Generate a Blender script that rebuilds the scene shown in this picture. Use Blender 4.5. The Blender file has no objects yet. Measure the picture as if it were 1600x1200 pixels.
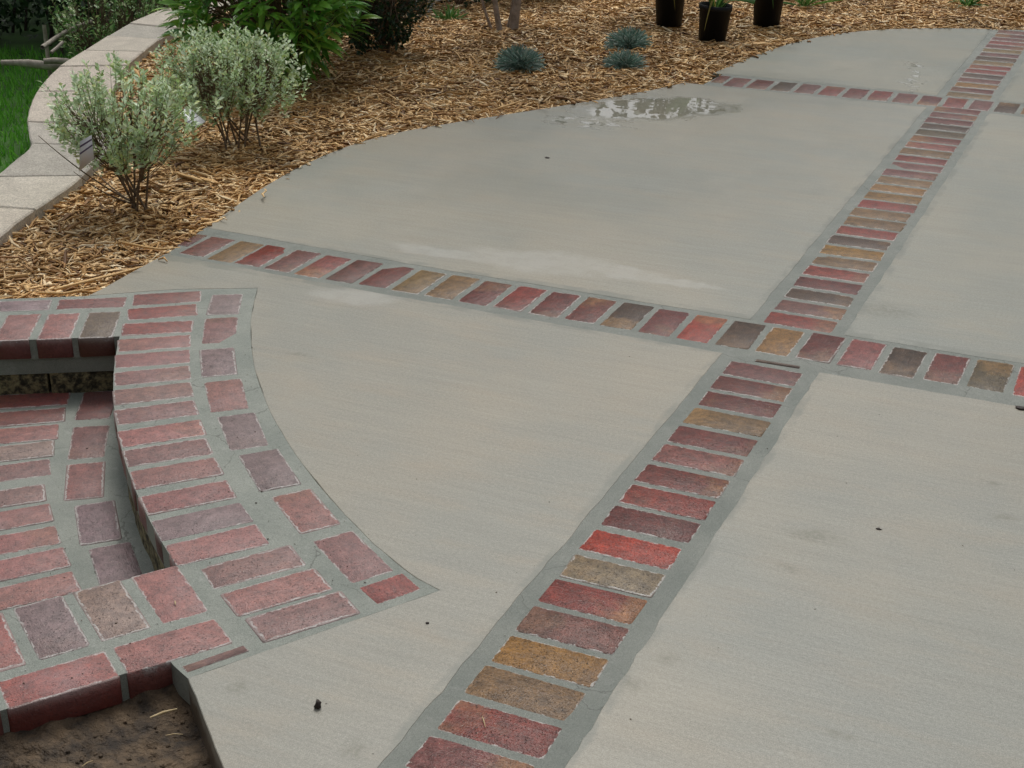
import bpy, math, random
import numpy as np
from mathutils import Vector, Matrix, noise as mnoise
random.seed(7); rng = np.random.default_rng(7)
S = bpy.context.scene
COL = S.collection
R = math.radians

# ------------------------------------------------------------------ camera
CAM_R = np.array([[0.91093619, 0.41252289, 0.00448626],
                  [0.17252885, -0.37105656, -0.91244223],
                  [-0.37473865, 0.83195066, -0.40918095]])      # right, down, forward
CAM_C = np.array([0.868966, -3.785765, 1.576445]); FPX = 2308.05
cam_d = bpy.data.cameras.new('camera'); cam = bpy.data.objects.new('camera', cam_d); COL.objects.link(cam)
cam_d.sensor_width = 36; cam_d.lens = FPX / 1600 * 36; cam_d.clip_end = 600; cam_d.clip_start = 0.05
m = np.eye(4); m[:3, 0] = CAM_R[0]; m[:3, 1] = -CAM_R[1]; m[:3, 2] = -CAM_R[2]; m[:3, 3] = CAM_C
cam.matrix_world = Matrix(m.tolist()); S.camera = cam

def P(px, py, z=0.0):
    """point of the photograph (1600 px wide) put down on the level z"""
    d = CAM_R.T @ np.array([(px - 800) / FPX, (py - 600) / FPX, 1.0])
    return CAM_C + (z - CAM_C[2]) / d[2] * d

# ------------------------------------------------------------------ world, sun, exposure
W = bpy.data.worlds.new('World'); S.world = W; W.use_nodes = True
wn = W.node_tree; wn.nodes.clear()
sky = wn.nodes.new('ShaderNodeTexSky'); sky.sky_type = 'NISHITA'; sky.sun_disc = False
SUN_EL, SUN_AZ = 58, 338        # azimuth clockwise from +Y
sky.sun_elevation = R(SUN_EL); sky.sun_rotation = R(SUN_AZ); sky.air_density = 1.2; sky.dust_density = 4.0; sky.ozone_density = 1.0
hsv = wn.nodes.new('ShaderNodeHueSaturation'); hsv.inputs['Saturation'].default_value = 0.22
bg = wn.nodes.new('ShaderNodeBackground'); bg.inputs['Strength'].default_value = 0.122
wo = wn.nodes.new('ShaderNodeOutputWorld')
wn.links.new(sky.outputs[0], hsv.inputs['Color']); wn.links.new(hsv.outputs[0], bg.inputs[0]); wn.links.new(bg.outputs[0], wo.inputs[0])
sl = bpy.data.lights.new('sun', 'SUN'); sl.energy = 1.25; sl.angle = R(20); sl.color = (1, .96, .9)
so = bpy.data.objects.new('sun', sl); COL.objects.link(so)
az, el = R(SUN_AZ), R(SUN_EL)
sd = Vector((math.sin(az) * math.cos(el), math.cos(az) * math.cos(el), math.sin(el)))
so.rotation_euler = sd.to_track_quat('Z', 'Y').to_euler(); so.location = sd * 20
S.view_settings.view_transform = 'Standard'; S.view_settings.look = 'None'
S.view_settings.exposure = 0.0; S.view_settings.gamma = 1; S.view_settings.use_curve_mapping = False
S.render.engine = 'CYCLES'

# ------------------------------------------------------------------ node helpers
class NT:
    def __init__(s, name, disp=False):
        s.m = bpy.data.materials.new(name); s.m.use_nodes = True; s.t = s.m.node_tree
        s.b = s.t.nodes['Principled BSDF']; s.out = s.t.nodes['Material Output']
    def n(s, typ, ins=None, **pr):
        nd = s.t.nodes.new('ShaderNode' + typ)
        for k, v in pr.items(): setattr(nd, k, v)
        for k, v in (ins or {}).items():
            s.set(nd.inputs[k], v)
        return nd
    def set(s, sock, v):
        if isinstance(v, bpy.types.NodeSocket): s.t.links.new(v, sock)
        elif isinstance(v, bpy.types.Node): s.t.links.new(v.outputs[0], sock)
        else:
            if isinstance(v, (tuple, list)) and len(v) == 3 and sock.type == 'RGBA': v = (*v, 1)
            sock.default_value = v
    def math(s, op, a, b=0.0, c=0.0, clamp=False):
        nd = s.n('Math', operation=op, use_clamp=clamp)
        s.set(nd.inputs[0], a); s.set(nd.inputs[1], b); s.set(nd.inputs[2], c); return nd.outputs[0]
    def mix(s, f, a, b, mode='MIX'):
        nd = s.n('Mix', data_type='RGBA', blend_type=mode)
        s.set(nd.inputs[0], f); s.set(nd.inputs[6], a); s.set(nd.inputs[7], b); return nd.outputs[2]
    def noise(s, vec, scale, detail=3, rough=.5, dist=0.0, out=0):
        nd = s.n('TexNoise', {'Scale': scale, 'Detail': detail, 'Roughness': rough, 'Distortion': dist})
        if vec is not None: s.set(nd.inputs['Vector'], vec)
        return nd.outputs[out]
    def mapping(s, vec, scale=(1, 1, 1), loc=(0, 0, 0), rot=(0, 0, 0)):
        return s.n('Mapping', {'Vector': vec, 'Scale': scale, 'Location': loc, 'Rotation': rot}).outputs[0]
    def step(s, v, a, b):       # smooth 0..1 from a to b
        nd = s.n('MapRange', {'Value': v, 'From Min': a, 'From Max': b}, interpolation_type='SMOOTHSTEP'); return nd.outputs[0]
    def pos(s): return s.n('NewGeometry').outputs['Position']
    def obj(s): return s.n('TexCoord').outputs['Object']
    def bump(s, h, strength=.3, dist=.01, normal=None):
        nd = s.n('Bump', {'Height': h, 'Strength': strength, 'Distance': dist})
        if normal is not None: s.set(nd.inputs['Normal'], normal)
        return nd.outputs[0]
    def spot(s, warped, c, rx, ry, ang=0.0, soft=.5):
        v = s.mapping(warped, loc=(0, 0, 0))
        sub = s.n('VectorMath', {0: v, 1: (c[0], c[1], 0)}, operation='SUBTRACT').outputs[0]
        rt = s.n('VectorRotate', {'Vector': sub, 'Angle': -ang}, rotation_type='Z_AXIS').outputs[0]
        sc = s.n('VectorMath', {0: rt, 1: (1 / rx, 1 / ry, 0)}, operation='MULTIPLY').outputs[0]
        ln = s.n('VectorMath', {0: sc}, operation='LENGTH').outputs['Value']
        return s.step(ln, 1.0, 1.0 - soft)
    def done(s, color=None, rough=None, normal=None, spec=None):
        if color is not None: s.set(s.b.inputs['Base Color'], color)
        if rough is not None: s.set(s.b.inputs['Roughness'], rough)
        if normal is not None: s.set(s.b.inputs['Normal'], normal)
        if spec is not None: s.set(s.b.inputs['Specular IOR Level'], spec)
        return s.m

def warp(t, p, scale, amt):
    nz = t.noise(p, scale, 4, .6, out=1)
    off = t.n('VectorMath', {0: nz, 1: (.5, .5, .5)}, operation='SUBTRACT').outputs[0]
    off = t.n('VectorMath', {0: off, 'Scale': amt}, operation='SCALE').outputs[0]
    return t.n('VectorMath', {0: p, 1: off}, operation='ADD').outputs[0]

DB2_ = 3.121
def concrete_mat():
    t = NT('broomed concrete'); p = t.pos()
    big = t.noise(p, 1.1, 4, .6); mid = t.noise(t.mapping(p, (2.0, 6, 1)), 1.6, 5, .6)
    c = t.mix(t.step(big, .35, .68), (.228, .232, .204), (.280, .260, .210))
    c = t.mix(t.math('MULTIPLY', t.step(mid, .45, .75), .5), c, (.285, .248, .190))
    tint = t.n('ObjectInfo').outputs['Color']
    c = t.mix(1.0, c, tint, 'MULTIPLY')
    # broom strokes run along x
    streak = t.noise(t.mapping(p, (5, 190, 1)), 1.0, 4, .7)
    streak2 = t.noise(t.mapping(p, (2.2, 45, 1), rot=(0, 0, R(2))), 1.0, 4, .65)
    c = t.mix(1.0, c, t.n('MapRange', {'Value': streak, 'From Min': .3, 'From Max': .7, 'To Min': .925, 'To Max': 1.075}).outputs[0], 'MULTIPLY')
    c = t.mix(1.0, c, t.n('MapRange', {'Value': streak2, 'From Min': .3, 'From Max': .7, 'To Min': .94, 'To Max': 1.06}).outputs[0], 'MULTIPLY')
    # sand speckle, dark and light
    sp = t.noise(p, 420, 2, .7)
    c = t.mix(1.0, c, t.n('MapRange', {'Value': sp, 'From Min': .2, 'From Max': .8, 'To Min': .56, 'To Max': 1.44}).outputs[0], 'MULTIPLY')
    c = t.mix(1.0, c, t.n('MapRange', {'Value': t.noise(p, 130, 3, .7), 'From Min': .3, 'From Max': .7, 'To Min': .86, 'To Max': 1.14}).outputs[0], 'MULTIPLY')
    vor = t.n('TexVoronoi', {'Vector': p, 'Scale': 34}, feature='F1')
    pit = t.math('MULTIPLY', t.step(vor.outputs['Distance'], .09, .04), t.step(t.noise(p, 9, 2), .55, .62))
    c = t.mix(t.math('MULTIPLY', pit, .55), c, (.13, .12, .10))
    drag = t.step(t.noise(t.mapping(p, (2.5, 120, 1), rot=(0, 0, R(-1.5))), 1.0, 3, .7), .62, .68)
    c = t.mix(t.math('MULTIPLY', t.math('MULTIPLY', drag, t.step(t.noise(p, 1.7, 3), .48, .62)), .28), c, (.165, .155, .125))
    blot = t.step(t.noise(warp(t, p, 4, .3), 2.6, 6, .68), .52, .66)
    c = t.mix(t.math('MULTIPLY', blot, .22), c, (.31, .285, .230))
    # stains with a shape of their own
    w1 = warp(t, p, 9, .10); w2 = warp(t, p, 3.2, .22); w3 = warp(t, t.mapping(p, (1, 1, 1)), 16, .06)
    def q(x, y): return P(x, y)
    dark = 0.0; dk = None
    for (x, y, rx, ry, a, s) in [(1275, 836, .075, .035, .1, .8), (1241, 1001, .0, .0, 0, 0), (1385, 485, .10, .07, .2, 1.0), (1240, 432, .05, .05, 0, 1), (1040, 1032, .03, .018, .2, 1),
                                 (975, 1070, .05, .03, .3, 1), (1550, 755, .03, .015, 0, 1), (1570, 808, .03, .015, 0, 1), (370, 1075, .022, .022, 0, 1), (1310, 1145, .045, .016, .3, .9),
                                 (555, 1172, .03, .03, 0, 1), (470, 553, .06, .015, .2, 1), (1235, 888, .035, .02, 0, 1)]:
        if rx == 0: continue
        k = t.spot(w1 if rx > .04 else w3, q(x, y), rx * 1.25, ry * 1.35, a, s)
        dk = k if dk is None else t.math('MAXIMUM', dk, k)
    c = t.mix(t.math('MULTIPLY', dk, t.math('MULTIPLY_ADD', t.step(t.noise(p, 60, 4, .8), .4, .6), .45, .12)), c, (.11, .108, .07))
    # cement film dragged off the joints on to the slab, ragged along both bands
    sxy = t.n('SeparateXYZ', {0: warp(t, t.mapping(p, (1, 1, 1)), 11, .035)})
    axx = t.math('ABSOLUTE', sxy.outputs[0]); ayy = t.math('ABSOLUTE', sxy.outputs[1]); ay2 = t.math('ABSOLUTE', t.math('SUBTRACT', sxy.outputs[1], DB2_))
    film = t.math('MAXIMUM', t.step(axx, .162, .148), t.math('MAXIMUM', t.step(ayy, .168, .156), t.step(ay2, .160, .148)))
    film = t.math('MULTIPLY', film, t.step(t.noise(p, 6, 4, .6), .38, .6))
    c = t.mix(t.math('MULTIPLY', film, .65), c, (.150, .160, .134))
    # earth splashed on the low flank of the slab
    pz = t.n('SeparateXYZ', {0: p}).outputs[2]
    c = t.mix(t.math('MULTIPLY', t.step(t.math('ADD', pz, t.math('MULTIPLY_ADD', t.noise(p, 30, 4, .7), .05, -.025)), -.012, -.04), .85), c, (.075, .052, .032))
    # dried, pale patch beside the near brick band
    wp = None
    for (x, y, rx, ry, a) in [(850, 408, .34, .12, .0), (965, 425, .24, .07, -.05), (1050, 440, .20, .035, -.12), (560, 462, .18, .08, .2), (700, 395, .25, .06, 0)]:
        k = t.spot(w2, q(x, y), rx, ry, a, .55); wp = k if wp is None else t.math('MAXIMUM', wp, k)
    fine = t.step(t.noise(p, 14, 5, .7), .35, .6)
    wp = t.math('MULTIPLY', wp, t.math('MULTIPLY_ADD', fine, .45, .55))
    c = t.mix(t.math('MULTIPLY', wp, .42), c, (.42, .41, .375))
    # wet film: where it lies, the slab is a little darker and smooth
    wet = t.noise(t.mapping(p, (1, 1, 1)), .85, 5, .62)
    wet = t.step(wet, .25, .70)
    region = t.spot(w2, (-1.0, 2.0), 1.5, 1.8, 0, .5)
    region2 = t.spot(w2, (.3, 4.4), 1.9, 1.5, 0, .5); region3 = t.spot(w2, (.9, 1.4), .9, 1.6, 0, .6)
    region4 = t.spot(w2, (.9, -.5), .75, .45, 0, .6)
    reg = t.math('MAXIMUM', t.math('MAXIMUM', region, region2), t.math('MAXIMUM', region3, region4))
    wetm = t.math('MULTIPLY', wet, reg)
    w4 = warp(t, p, 5, .34)
    pud = None
    for (x, y, rx, ry, a) in [(1020, 170, .44, .26, .60), (925, 190, .26, .16, .6), (1082, 158, .16, .10, .5), (1430, 118, .05, .42, .15)]:
        k = t.spot(w4, q(x, y), rx, ry, a, .35)
        if y > 180 or y < 130: k = t.math('MULTIPLY', k, t.step(t.noise(t.mapping(p, (14, 22, 1)), 1, 4, .6), .50, .54))
        pud = k if pud is None else t.math('MAXIMUM', pud, k)
    c = t.mix(t.math('MULTIPLY', t.math('MAXIMUM', t.math('MULTIPLY', wetm, .1), t.math('MULTIPLY', pud, .5)), .16), c, (.14, .14, .12))
    r = t.math('MULTIPLY_ADD', t.noise(p, 5, 3), .16, .36)
    r = t.math('SUBTRACT', r, t.math('MULTIPLY', wetm, .10))
    r = t.math('MULTIPLY', r, t.math('SUBTRACT', 1.0, t.math('MULTIPLY', pud, .96)))
    h = t.math('ADD', t.math('MULTIPLY', streak, .5), t.math('ADD', t.math('MULTIPLY', sp, .5), t.math('MULTIPLY', t.noise(p, 90, 3), .6)))
    h = t.math('MULTIPLY', h, t.math('SUBTRACT', 1.0, pud))
    nb = t.bump(h, .55, .0014)
    nb = t.bump(t.noise(t.mapping(p, (1, 2.2, 1)), 2.2, 2), .25, .004, nb)
    return t.done(c, r, nb, .5)

def mortar_mat(name='mortar', k=1.0):
    t = NT(name); p = t.pos()
    c = t.mix(t.step(t.noise(p, 5, 4, .6), .3, .7), (.185, .208, .180), (.255, .272, .236))
    c = t.mix(t.math('MULTIPLY', t.step(t.noise(p, 22, 4, .7), .55, .75), .5), c, (.33, .34, .31))
    sp = t.noise(p, 480, 2, .7)
    c = t.mix(1.0, c, t.n('MapRange', {'Value': sp, 'From Min': .2, 'From Max': .8, 'To Min': .62, 'To Max': 1.38}).outputs[0], 'MULTIPLY')
    cr = t.n('TexVoronoi', {'Vector': warp(t, p, 14, .05), 'Scale': 3.1}, feature='DISTANCE_TO_EDGE').outputs['Distance']
    crack = t.math('MULTIPLY', t.step(cr, .0045, .0015), t.step(t.noise(p, 2.3, 2), .50, .56))
    c = t.mix(t.math('MULTIPLY', crack, .6), c, (.06, .06, .05))
    pit = t.step(t.n('TexVoronoi', {'Vector': p, 'Scale': 60}).outputs['Distance'], .07, .03)
    pit = t.math('MULTIPLY', pit, t.step(t.noise(p, 12, 2), .56, .62))
    c = t.mix(t.math('MULTIPLY', pit, .7), c, (.05, .045, .035))
    h = t.math('ADD', t.math('MULTIPLY', sp, .6), t.math('ADD', t.noise(p, 60, 3), t.math('MULTIPLY', t.noise(p, 14, 3), 2.2)))
    c = t.mix(1.0, c, (k, k, k), 'MULTIPLY')
    r = t.math('MULTIPLY_ADD', t.noise(p, 7, 3), .3, .38 if k == 1 else .30)
    return t.done(c, r, t.bump(h, .8, .003), .45)

def brick_mat():
    t = NT('clay brick'); o = t.obj(); p = t.pos(); oi = t.n('ObjectInfo'); rnd = oi.outputs['Random']
    rv = t.n('CombineXYZ', {0: t.math('MULTIPLY', rnd, 31.7), 1: t.math('MULTIPLY', rnd, 17.3), 2: t.math('MULTIPLY', rnd, 53.1)}).outputs[0]
    q = t.n('VectorMath', {0: o, 1: rv}, operation='ADD').outputs[0]
    base = oi.outputs['Color']; hz = oi.outputs['Alpha']
    sx = t.n('SeparateXYZ', {0: o})
    # flashed end: one end of many bricks fired browner
    flash = t.math('ADD', t.math('MULTIPLY', sx.outputs[0], t.math('MULTIPLY_ADD', t.math('FRACT', t.math('MULTIPLY', rnd, 7.13)), 10, -5)), t.noise(q, 14, 3, .6))
    flash = t.step(flash, .52, .85)
    fcol = t.mix(t.math('FRACT', t.math('MULTIPLY', rnd, 3.71)), (.30, .17, .06), (.09, .06, .05))
    c = t.mix(t.math('MULTIPLY', flash, t.math('MULTIPLY_ADD', hz, -.40, .50)), base, fcol)
    c = t.mix(1.0, c, t.n('MapRange', {'Value': t.noise(q, 38, 4, .65), 'From Min': .25, 'From Max': .75, 'To Min': .42, 'To Max': 1.5}).outputs[0], 'MULTIPLY')
    c = t.mix(1.0, c, t.n('MapRange', {'Value': t.noise(q, 170, 4, .75), 'From Min': .3, 'From Max': .7, 'To Min': .66, 'To Max': 1.36}).outputs[0], 'MULTIPLY')
    dragn = t.noise(t.mapping(q, (16, 150, 40), rot=(0, 0, .35)), 1.0, 4, .65)
    c = t.mix(t.math('MULTIPLY', t.step(dragn, .58, .72), .45), c, t.mix(.5, base, (.30, .21, .19)))
    # pits and grit
    pit = t.step(t.noise(q, 250, 2, .5), .63, .70)
    c = t.mix(t.math('MULTIPLY', pit, .8), c, (.02, .015, .012))
    grit = t.step(t.noise(p, 240, 2, .5), .68, .73)
    c = t.mix(t.math('MULTIPLY', grit, .7), c, (.42, .36, .28))
    # mortar smear round the rim and the white line where it ends
    ax = t.math('SUBTRACT', .101, t.math('ABSOLUTE', sx.outputs[0])); ay = t.math('SUBTRACT', .0485, t.math('ABSOLUTE', sx.outputs[1]))
    # rounded-corner distance
    mx = t.math('MINIMUM', ax, ay)
    d = t.math('SMOOTH_MIN', ax, ay, .005)
    d = t.math('ADD', d, t.math('MULTIPLY_ADD', t.noise(q, 44, 5, .75), .020, -.0085))
    wid = t.math('MULTIPLY_ADD', t.math('FRACT', t.math('MULTIPLY', rnd, 11.3)), .0045, .0008)
    wid = t.math('ADD', wid, t.math('MULTIPLY', hz, .0022))
    rim = t.math('SUBTRACT', 1.0, t.step(t.math('SUBTRACT', d, wid), -.0015, .001))
    line = t.math('SUBTRACT', 1.0, t.step(t.math('ABSOLUTE', t.math('SUBTRACT', d, wid)), .0009, .0024))
    line = t.math('MULTIPLY', line, t.step(t.noise(q, 36, 3, .6), .40, .52))
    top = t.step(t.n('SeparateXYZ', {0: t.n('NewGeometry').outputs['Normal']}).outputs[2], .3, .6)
    smear = t.mix(.42, (.23, .235, .21), t.mix(.5, base, (.27, .15, .14)))
    c = t.mix(t.math('MULTIPLY', t.math('MULTIPLY', rim, top), .88), c, smear)
    c = t.mix(t.math('MULTIPLY', t.math('MULTIPLY', line, top), .85), c, (.46, .45, .42))
    # thin lime haze wandering over the faces
    haze = t.step(t.noise(p, 7, 4, .65), .5, .72)
    c = t.mix(t.math('MULTIPLY', t.math('MULTIPLY', t.math('MULTIPLY_ADD', haze, .5, .5), top), t.math('MULTIPLY', hz, .38)), c, (.36, .27, .275))
    # flanks: raw dark red without haze, darkened further as painted-in shade
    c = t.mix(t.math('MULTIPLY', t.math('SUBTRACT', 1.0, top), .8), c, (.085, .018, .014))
    h = t.math('ADD', t.noise(q, 34, 4, .6), t.math('ADD', t.math('MULTIPLY', dragn, .5), t.math('MULTIPLY', pit, -.7)))
    h = t.math('ADD', h, t.math('MULTIPLY', t.noise(q, 300, 2), .6))
    r = t.math('MULTIPLY_ADD', t.noise(q, 12, 3), .30, .20)
    r = t.math('ADD', r, t.math('MULTIPLY', hz, .12))
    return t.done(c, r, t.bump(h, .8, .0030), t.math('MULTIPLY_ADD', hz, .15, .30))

def simple_mat(name, a, b, scale=8, rough=.7, bump=.4, bscale=60, bd=.004, spec=.4, detail=4, coords='pos'):
    t = NT(name); p = t.pos() if coords == 'pos' else t.obj()
    c = t.mix(t.step(t.noise(p, scale, detail, .65), .3, .7), a, b)
    return t.done(c, rough, t.bump(t.noise(p, bscale, 4, .6), bump, bd), spec)

def leaf_mat(name, cols, rough=.45, trans=.25, spec=.4):
    t = NT(name); g = t.n('NewGeometry'); rnd = g.outputs['Random Per Island']
    ramp = t.n('ValToRGB', {0: rnd}); cr = ramp.color_ramp
    for i in range(len(cols) - 2): cr.elements.new((i + 1) / (len(cols) - 1))
    for i, cc in enumerate(cols): cr.elements[i].position = i / (len(cols) - 1); cr.elements[i].color = (*cc, 1)
    c = t.mix(1.0, ramp.outputs[0], t.n('MapRange', {'Value': t.noise(t.pos(), 14, 2), 'From Min': .3, 'From Max': .7, 'To Min': .75, 'To Max': 1.25}).outputs[0], 'MULTIPLY')
    t.done(c, rough, None, spec)
    tr = t.n('BsdfTranslucent', {'Color': c}); ms = t.n('MixShader', {0: trans, 1: t.b.outputs[0], 2: tr.outputs[0]})
    t.t.links.new(ms.outputs[0], t.out.inputs[0]); return t.m

def chip_mat():
    t = NT('shredded wood mulch'); g = t.n('NewGeometry'); rnd = g.outputs['Random Per Island']
    ramp = t.n('ValToRGB', {0: rnd}); cr = ramp.color_ramp
    cols = [(0, (.12, .058, .022)), (.10, (.31, .165, .060)), (.28, (.52, .31, .118)), (.52, (.63, .41, .175)), (.72, (.75, .53, .265)), (.88, (.83, .65, .39)), (1, (.88, .77, .55))]
    while len(cr.elements) < len(cols): cr.elements.new(.5)
    for e, (q, cc) in zip(cr.elements, cols): e.position = q; e.color = (*cc, 1)
    p = g.outputs['Position']
    area = t.noise(p, 2.2, 4, .6)
    c = t.mix(1.0, ramp.outputs[0], t.mix(t.step(area, .35, .65), (.78, .74, .70), (1.12, 1.06, .98)), 'MULTIPLY')
    c = t.mix(1.0, c, t.n('MapRange', {'Value': t.noise(p, 150, 3), 'From Min': .3, 'From Max': .7, 'To Min': .75, 'To Max': 1.2}).outputs[0], 'MULTIPLY')
    return t.done(c, .6, t.bump(t.noise(p, 300, 2), .4, .001), .35)

M = {}
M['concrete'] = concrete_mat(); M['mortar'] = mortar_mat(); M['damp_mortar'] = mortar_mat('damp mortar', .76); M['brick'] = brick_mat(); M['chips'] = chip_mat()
M['soil'] = simple_mat('damp soil', (.022, .016, .011), (.145, .098, .056), 17, .7, 1.0, 55, .016, .4, 6)
M['bark_soil'] = simple_mat('mulch litter', (.10, .05, .02), (.34, .18, .075), 30, .85, .9, 90, .01)
M['grass'] = leaf_mat('lawn grass', [(.10, .34, .03), (.15, .46, .05), (.22, .52, .07)], .6, .3)
M['lawn'] = simple_mat('lawn ground', (.03, .07, .015), (.06, .16, .025), 3, .9)
M['stem'] = simple_mat('twig bark', (.09, .06, .035), (.20, .14, .085), 60, .75, .5, 200, .002)
M['trunk'] = simple_mat('pale bark', (.20, .155, .12), (.36, .30, .25), 22, .7, .6, 90, .004)
M['dark_trunk'] = simple_mat('dark bark', (.03, .022, .016), (.08, .06, .045), 14, .85, .8, 60, .01)
M['weathered'] = simple_mat('weathered wood', (.24, .21, .17), (.42, .38, .32), 20, .75, .6, 80, .003)
M['silver'] = leaf_mat('silver green leaves', [(.30, .40, .12), (.42, .58, .30), (.56, .71, .45), (.72, .84, .62), (.60, .66, .26)], .45, .2)
M['laurel'] = leaf_mat('glossy leaves', [(.07, .22, .03), (.12, .34, .045), (.20, .45, .06), (.36, .52, .10)], .28, .25, .55)
M['darkleaf'] = leaf_mat('dark evergreen leaves', [(.012, .035, .012), (.022, .055, .018), (.035, .08, .02)], .4, .15)
M['treeleaf'] = leaf_mat('tree leaves', [(.02, .05, .014), (.035, .085, .02), (.055, .12, .028)], .45, .3)
M['cotone'] = leaf_mat('spreading shrub leaves', [(.07, .20, .04), (.12, .28, .06), (.24, .38, .14), (.42, .50, .22)], .45, .2)
M['fescue'] = leaf_mat('blue grass blades', [(.12, .24, .17), (.22, .34, .28), (.46, .50, .44)], .55, .15)
M['strap'] = leaf_mat('strap leaves', [(.05, .15, .03), (.09, .23, .05), (.17, .29, .07)], .4, .3)
M['yellow'] = leaf_mat('yellowed leaf', [(.34, .28, .06), (.30, .26, .07)], .5, .3)
t = NT('black plastic'); M['pot'] = t.done((.007, .0075, .009), .5, t.bump(t.noise(t.pos(), 40, 2), .2, .002), .25)
t = NT('white plastic tag'); M['tag'] = t.done((.80, .82, .84), .35)
t = NT('grey plastic tag'); M['tag_grey'] = t.done((.60, .60, .61), .4)
t = NT('purple print'); M['print'] = t.done((.09, .07, .13), .5)
M['sky_blocker'] = simple_mat('house wall', (.10, .07, .055), (.16, .11, .085), 3, .85)
M['stone'] = None
def stone_mat():
    t = NT('cast stone'); p = t.pos(); tint = t.n('ObjectInfo').outputs['Color']
    c = t.mix(t.step(t.noise(p, 10, 4, .6), .3, .7), (.46, .43, .38), (.56, .525, .465))
    c = t.mix(1.0, c, tint, 'MULTIPLY')
    sp = t.noise(p, 170, 3, .7)
    c = t.mix(1.0, c, t.n('MapRange', {'Value': sp, 'From Min': .3, 'From Max': .7, 'To Min': .6, 'To Max': 1.35}).outputs[0], 'MULTIPLY')
    return t.done(c, .8, t.bump(t.math('ADD', sp, t.noise(p, 40, 3)), .7, .004), .3)
M['stone'] = stone_mat()
def block_mat():
    t = NT('split face block'); p = t.pos()
    c = t.mix(t.step(t.noise(p, 40, 4, .7), .38, .66), (.035, .032, .020), (.30, .26, .14))
    return t.done(c, .8, t.bump(t.noise(p, 70, 4, .7), 1.0, .012), .35)
M['block'] = block_mat()

# ------------------------------------------------------------------ mesh helpers
def mesh_np(name, V, F, smooth=False):
    """F: array (n,k) of equal faces, or list of arrays"""
    Fs = F if isinstance(F, list) else [F]
    Fs = [np.asarray(f, dtype=np.int32) for f in Fs if len(f)]
    me = bpy.data.meshes.new(name); V = np.asarray(V, dtype=np.float32)
    me.vertices.add(len(V)); me.vertices.foreach_set('co', V.ravel())
    nl = sum(f.size for f in Fs); nf = sum(len(f) for f in Fs)
    me.loops.add(nl); me.loops.foreach_set('vertex_index', np.concatenate([f.ravel() for f in Fs]))
    tot = np.concatenate([np.full(len(f), f.shape[1], np.int32) for f in Fs])
    st = np.concatenate([[0], np.cumsum(tot)[:-1]]).astype(np.int32)
    me.polygons.add(nf); me.polygons.foreach_set('loop_start', st); me.polygons.foreach_set('loop_total', tot)
    me.update(calc_edges=True); me.validate()
    if smooth: me.polygons.foreach_set('use_smooth', np.ones(len(me.polygons), bool))
    return me
def link(name, me, mat=None, parent=None, loc=None, rotz=None):
    o = bpy.data.objects.new(name, me); COL.objects.link(o)
    if mat is not None and me is not None and len(me.materials) == 0: me.materials.append(mat)
    if parent is not None: o.parent = parent
    if loc is not None: o.location = loc
    if rotz is not None: o.rotation_euler = (0, 0, rotz)
    return o
def thing(o, label, cat, group=None):
    o['label'] = label; o['category'] = cat
    if group: o['group'] = group
    return o
def empty(name, loc=(0, 0, 0), label=None, cat=None, group=None):
    o = bpy.data.objects.new(name, None); COL.objects.link(o); o.location = loc; o.empty_display_size = .1
    if label: thing(o, label, cat, group)
    return o
def struct(o, label=None):
    o['kind'] = 'structure'
    if label: o['label'] = label
    return o
def wobble(pts, step=.035, amp=.003, seed=0, closed=True):
    out = []; n = len(pts); pts = [np.array(q[:2], float) for q in pts]
    for i in range(n if closed else n - 1):
        a, b = pts[i], pts[(i + 1) % n]; L = np.hypot(*(b - a))
        if L < 1e-6: continue
        k = max(1, int(min(L, 40) / step)) if L < 8 else 1
        nrm = np.array([-(b - a)[1], (b - a)[0]]) / L
        for j in range(k):
            q = a + (b - a) * j / k
            w = (mnoise.noise(Vector((q[0] * 9, q[1] * 9, seed))) + .6 * mnoise.noise(Vector((q[0] * 34, q[1] * 34, seed + 5)))) * amp
            out.append(q + nrm * w)
    if not closed: out.append(pts[-1])
    return out
def slab(name, poly, z1, z0, mat, bevel=0.0):
    """closed prism of a polygon; caps triangulated by Blender"""
    import bmesh
    bm = bmesh.new()
    vs = [bm.verts.new((q[0], q[1], z1)) for q in poly]
    f = bm.faces.new(vs)
    if f.normal.z < 0: f.normal_flip()
    bm.normal_update()
    if f.normal.z < 0: bmesh.ops.reverse_faces(bm, faces=[f])
    ring = [l.vert for l in f.loops]
    if bevel:
        # round the arris: drop the outer rim a little and put an inset ring on top
        n = len(ring); co = [v.co.copy() for v in ring]; inn = []
        for i in range(n):
            d = (co[(i + 1) % n] - co[i - 1]); d.z = 0; d.normalize()
            inn.append(bm.verts.new(co[i] + Vector((-d.y, d.x, 0)) * bevel))
            ring[i].co.z = z1 - bevel * .9
        bm.faces.remove(f); f = bm.faces.new(inn)
        for i in range(n):
            bm.faces.new((ring[i], ring[(i + 1) % n], inn[(i + 1) % n], inn[i]))
    low = [bm.verts.new((v.co.x, v.co.y, z0)) for v in ring]; n = len(ring)
    for i in range(n): bm.faces.new((ring[(i + 1) % n], ring[i], low[i], low[(i + 1) % n]))
    bmesh.ops.triangulate(bm, faces=[f])
    me = bpy.data.meshes.new(name); bm.to_mesh(me); bm.free()
    me.materials.append(mat); return me
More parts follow.
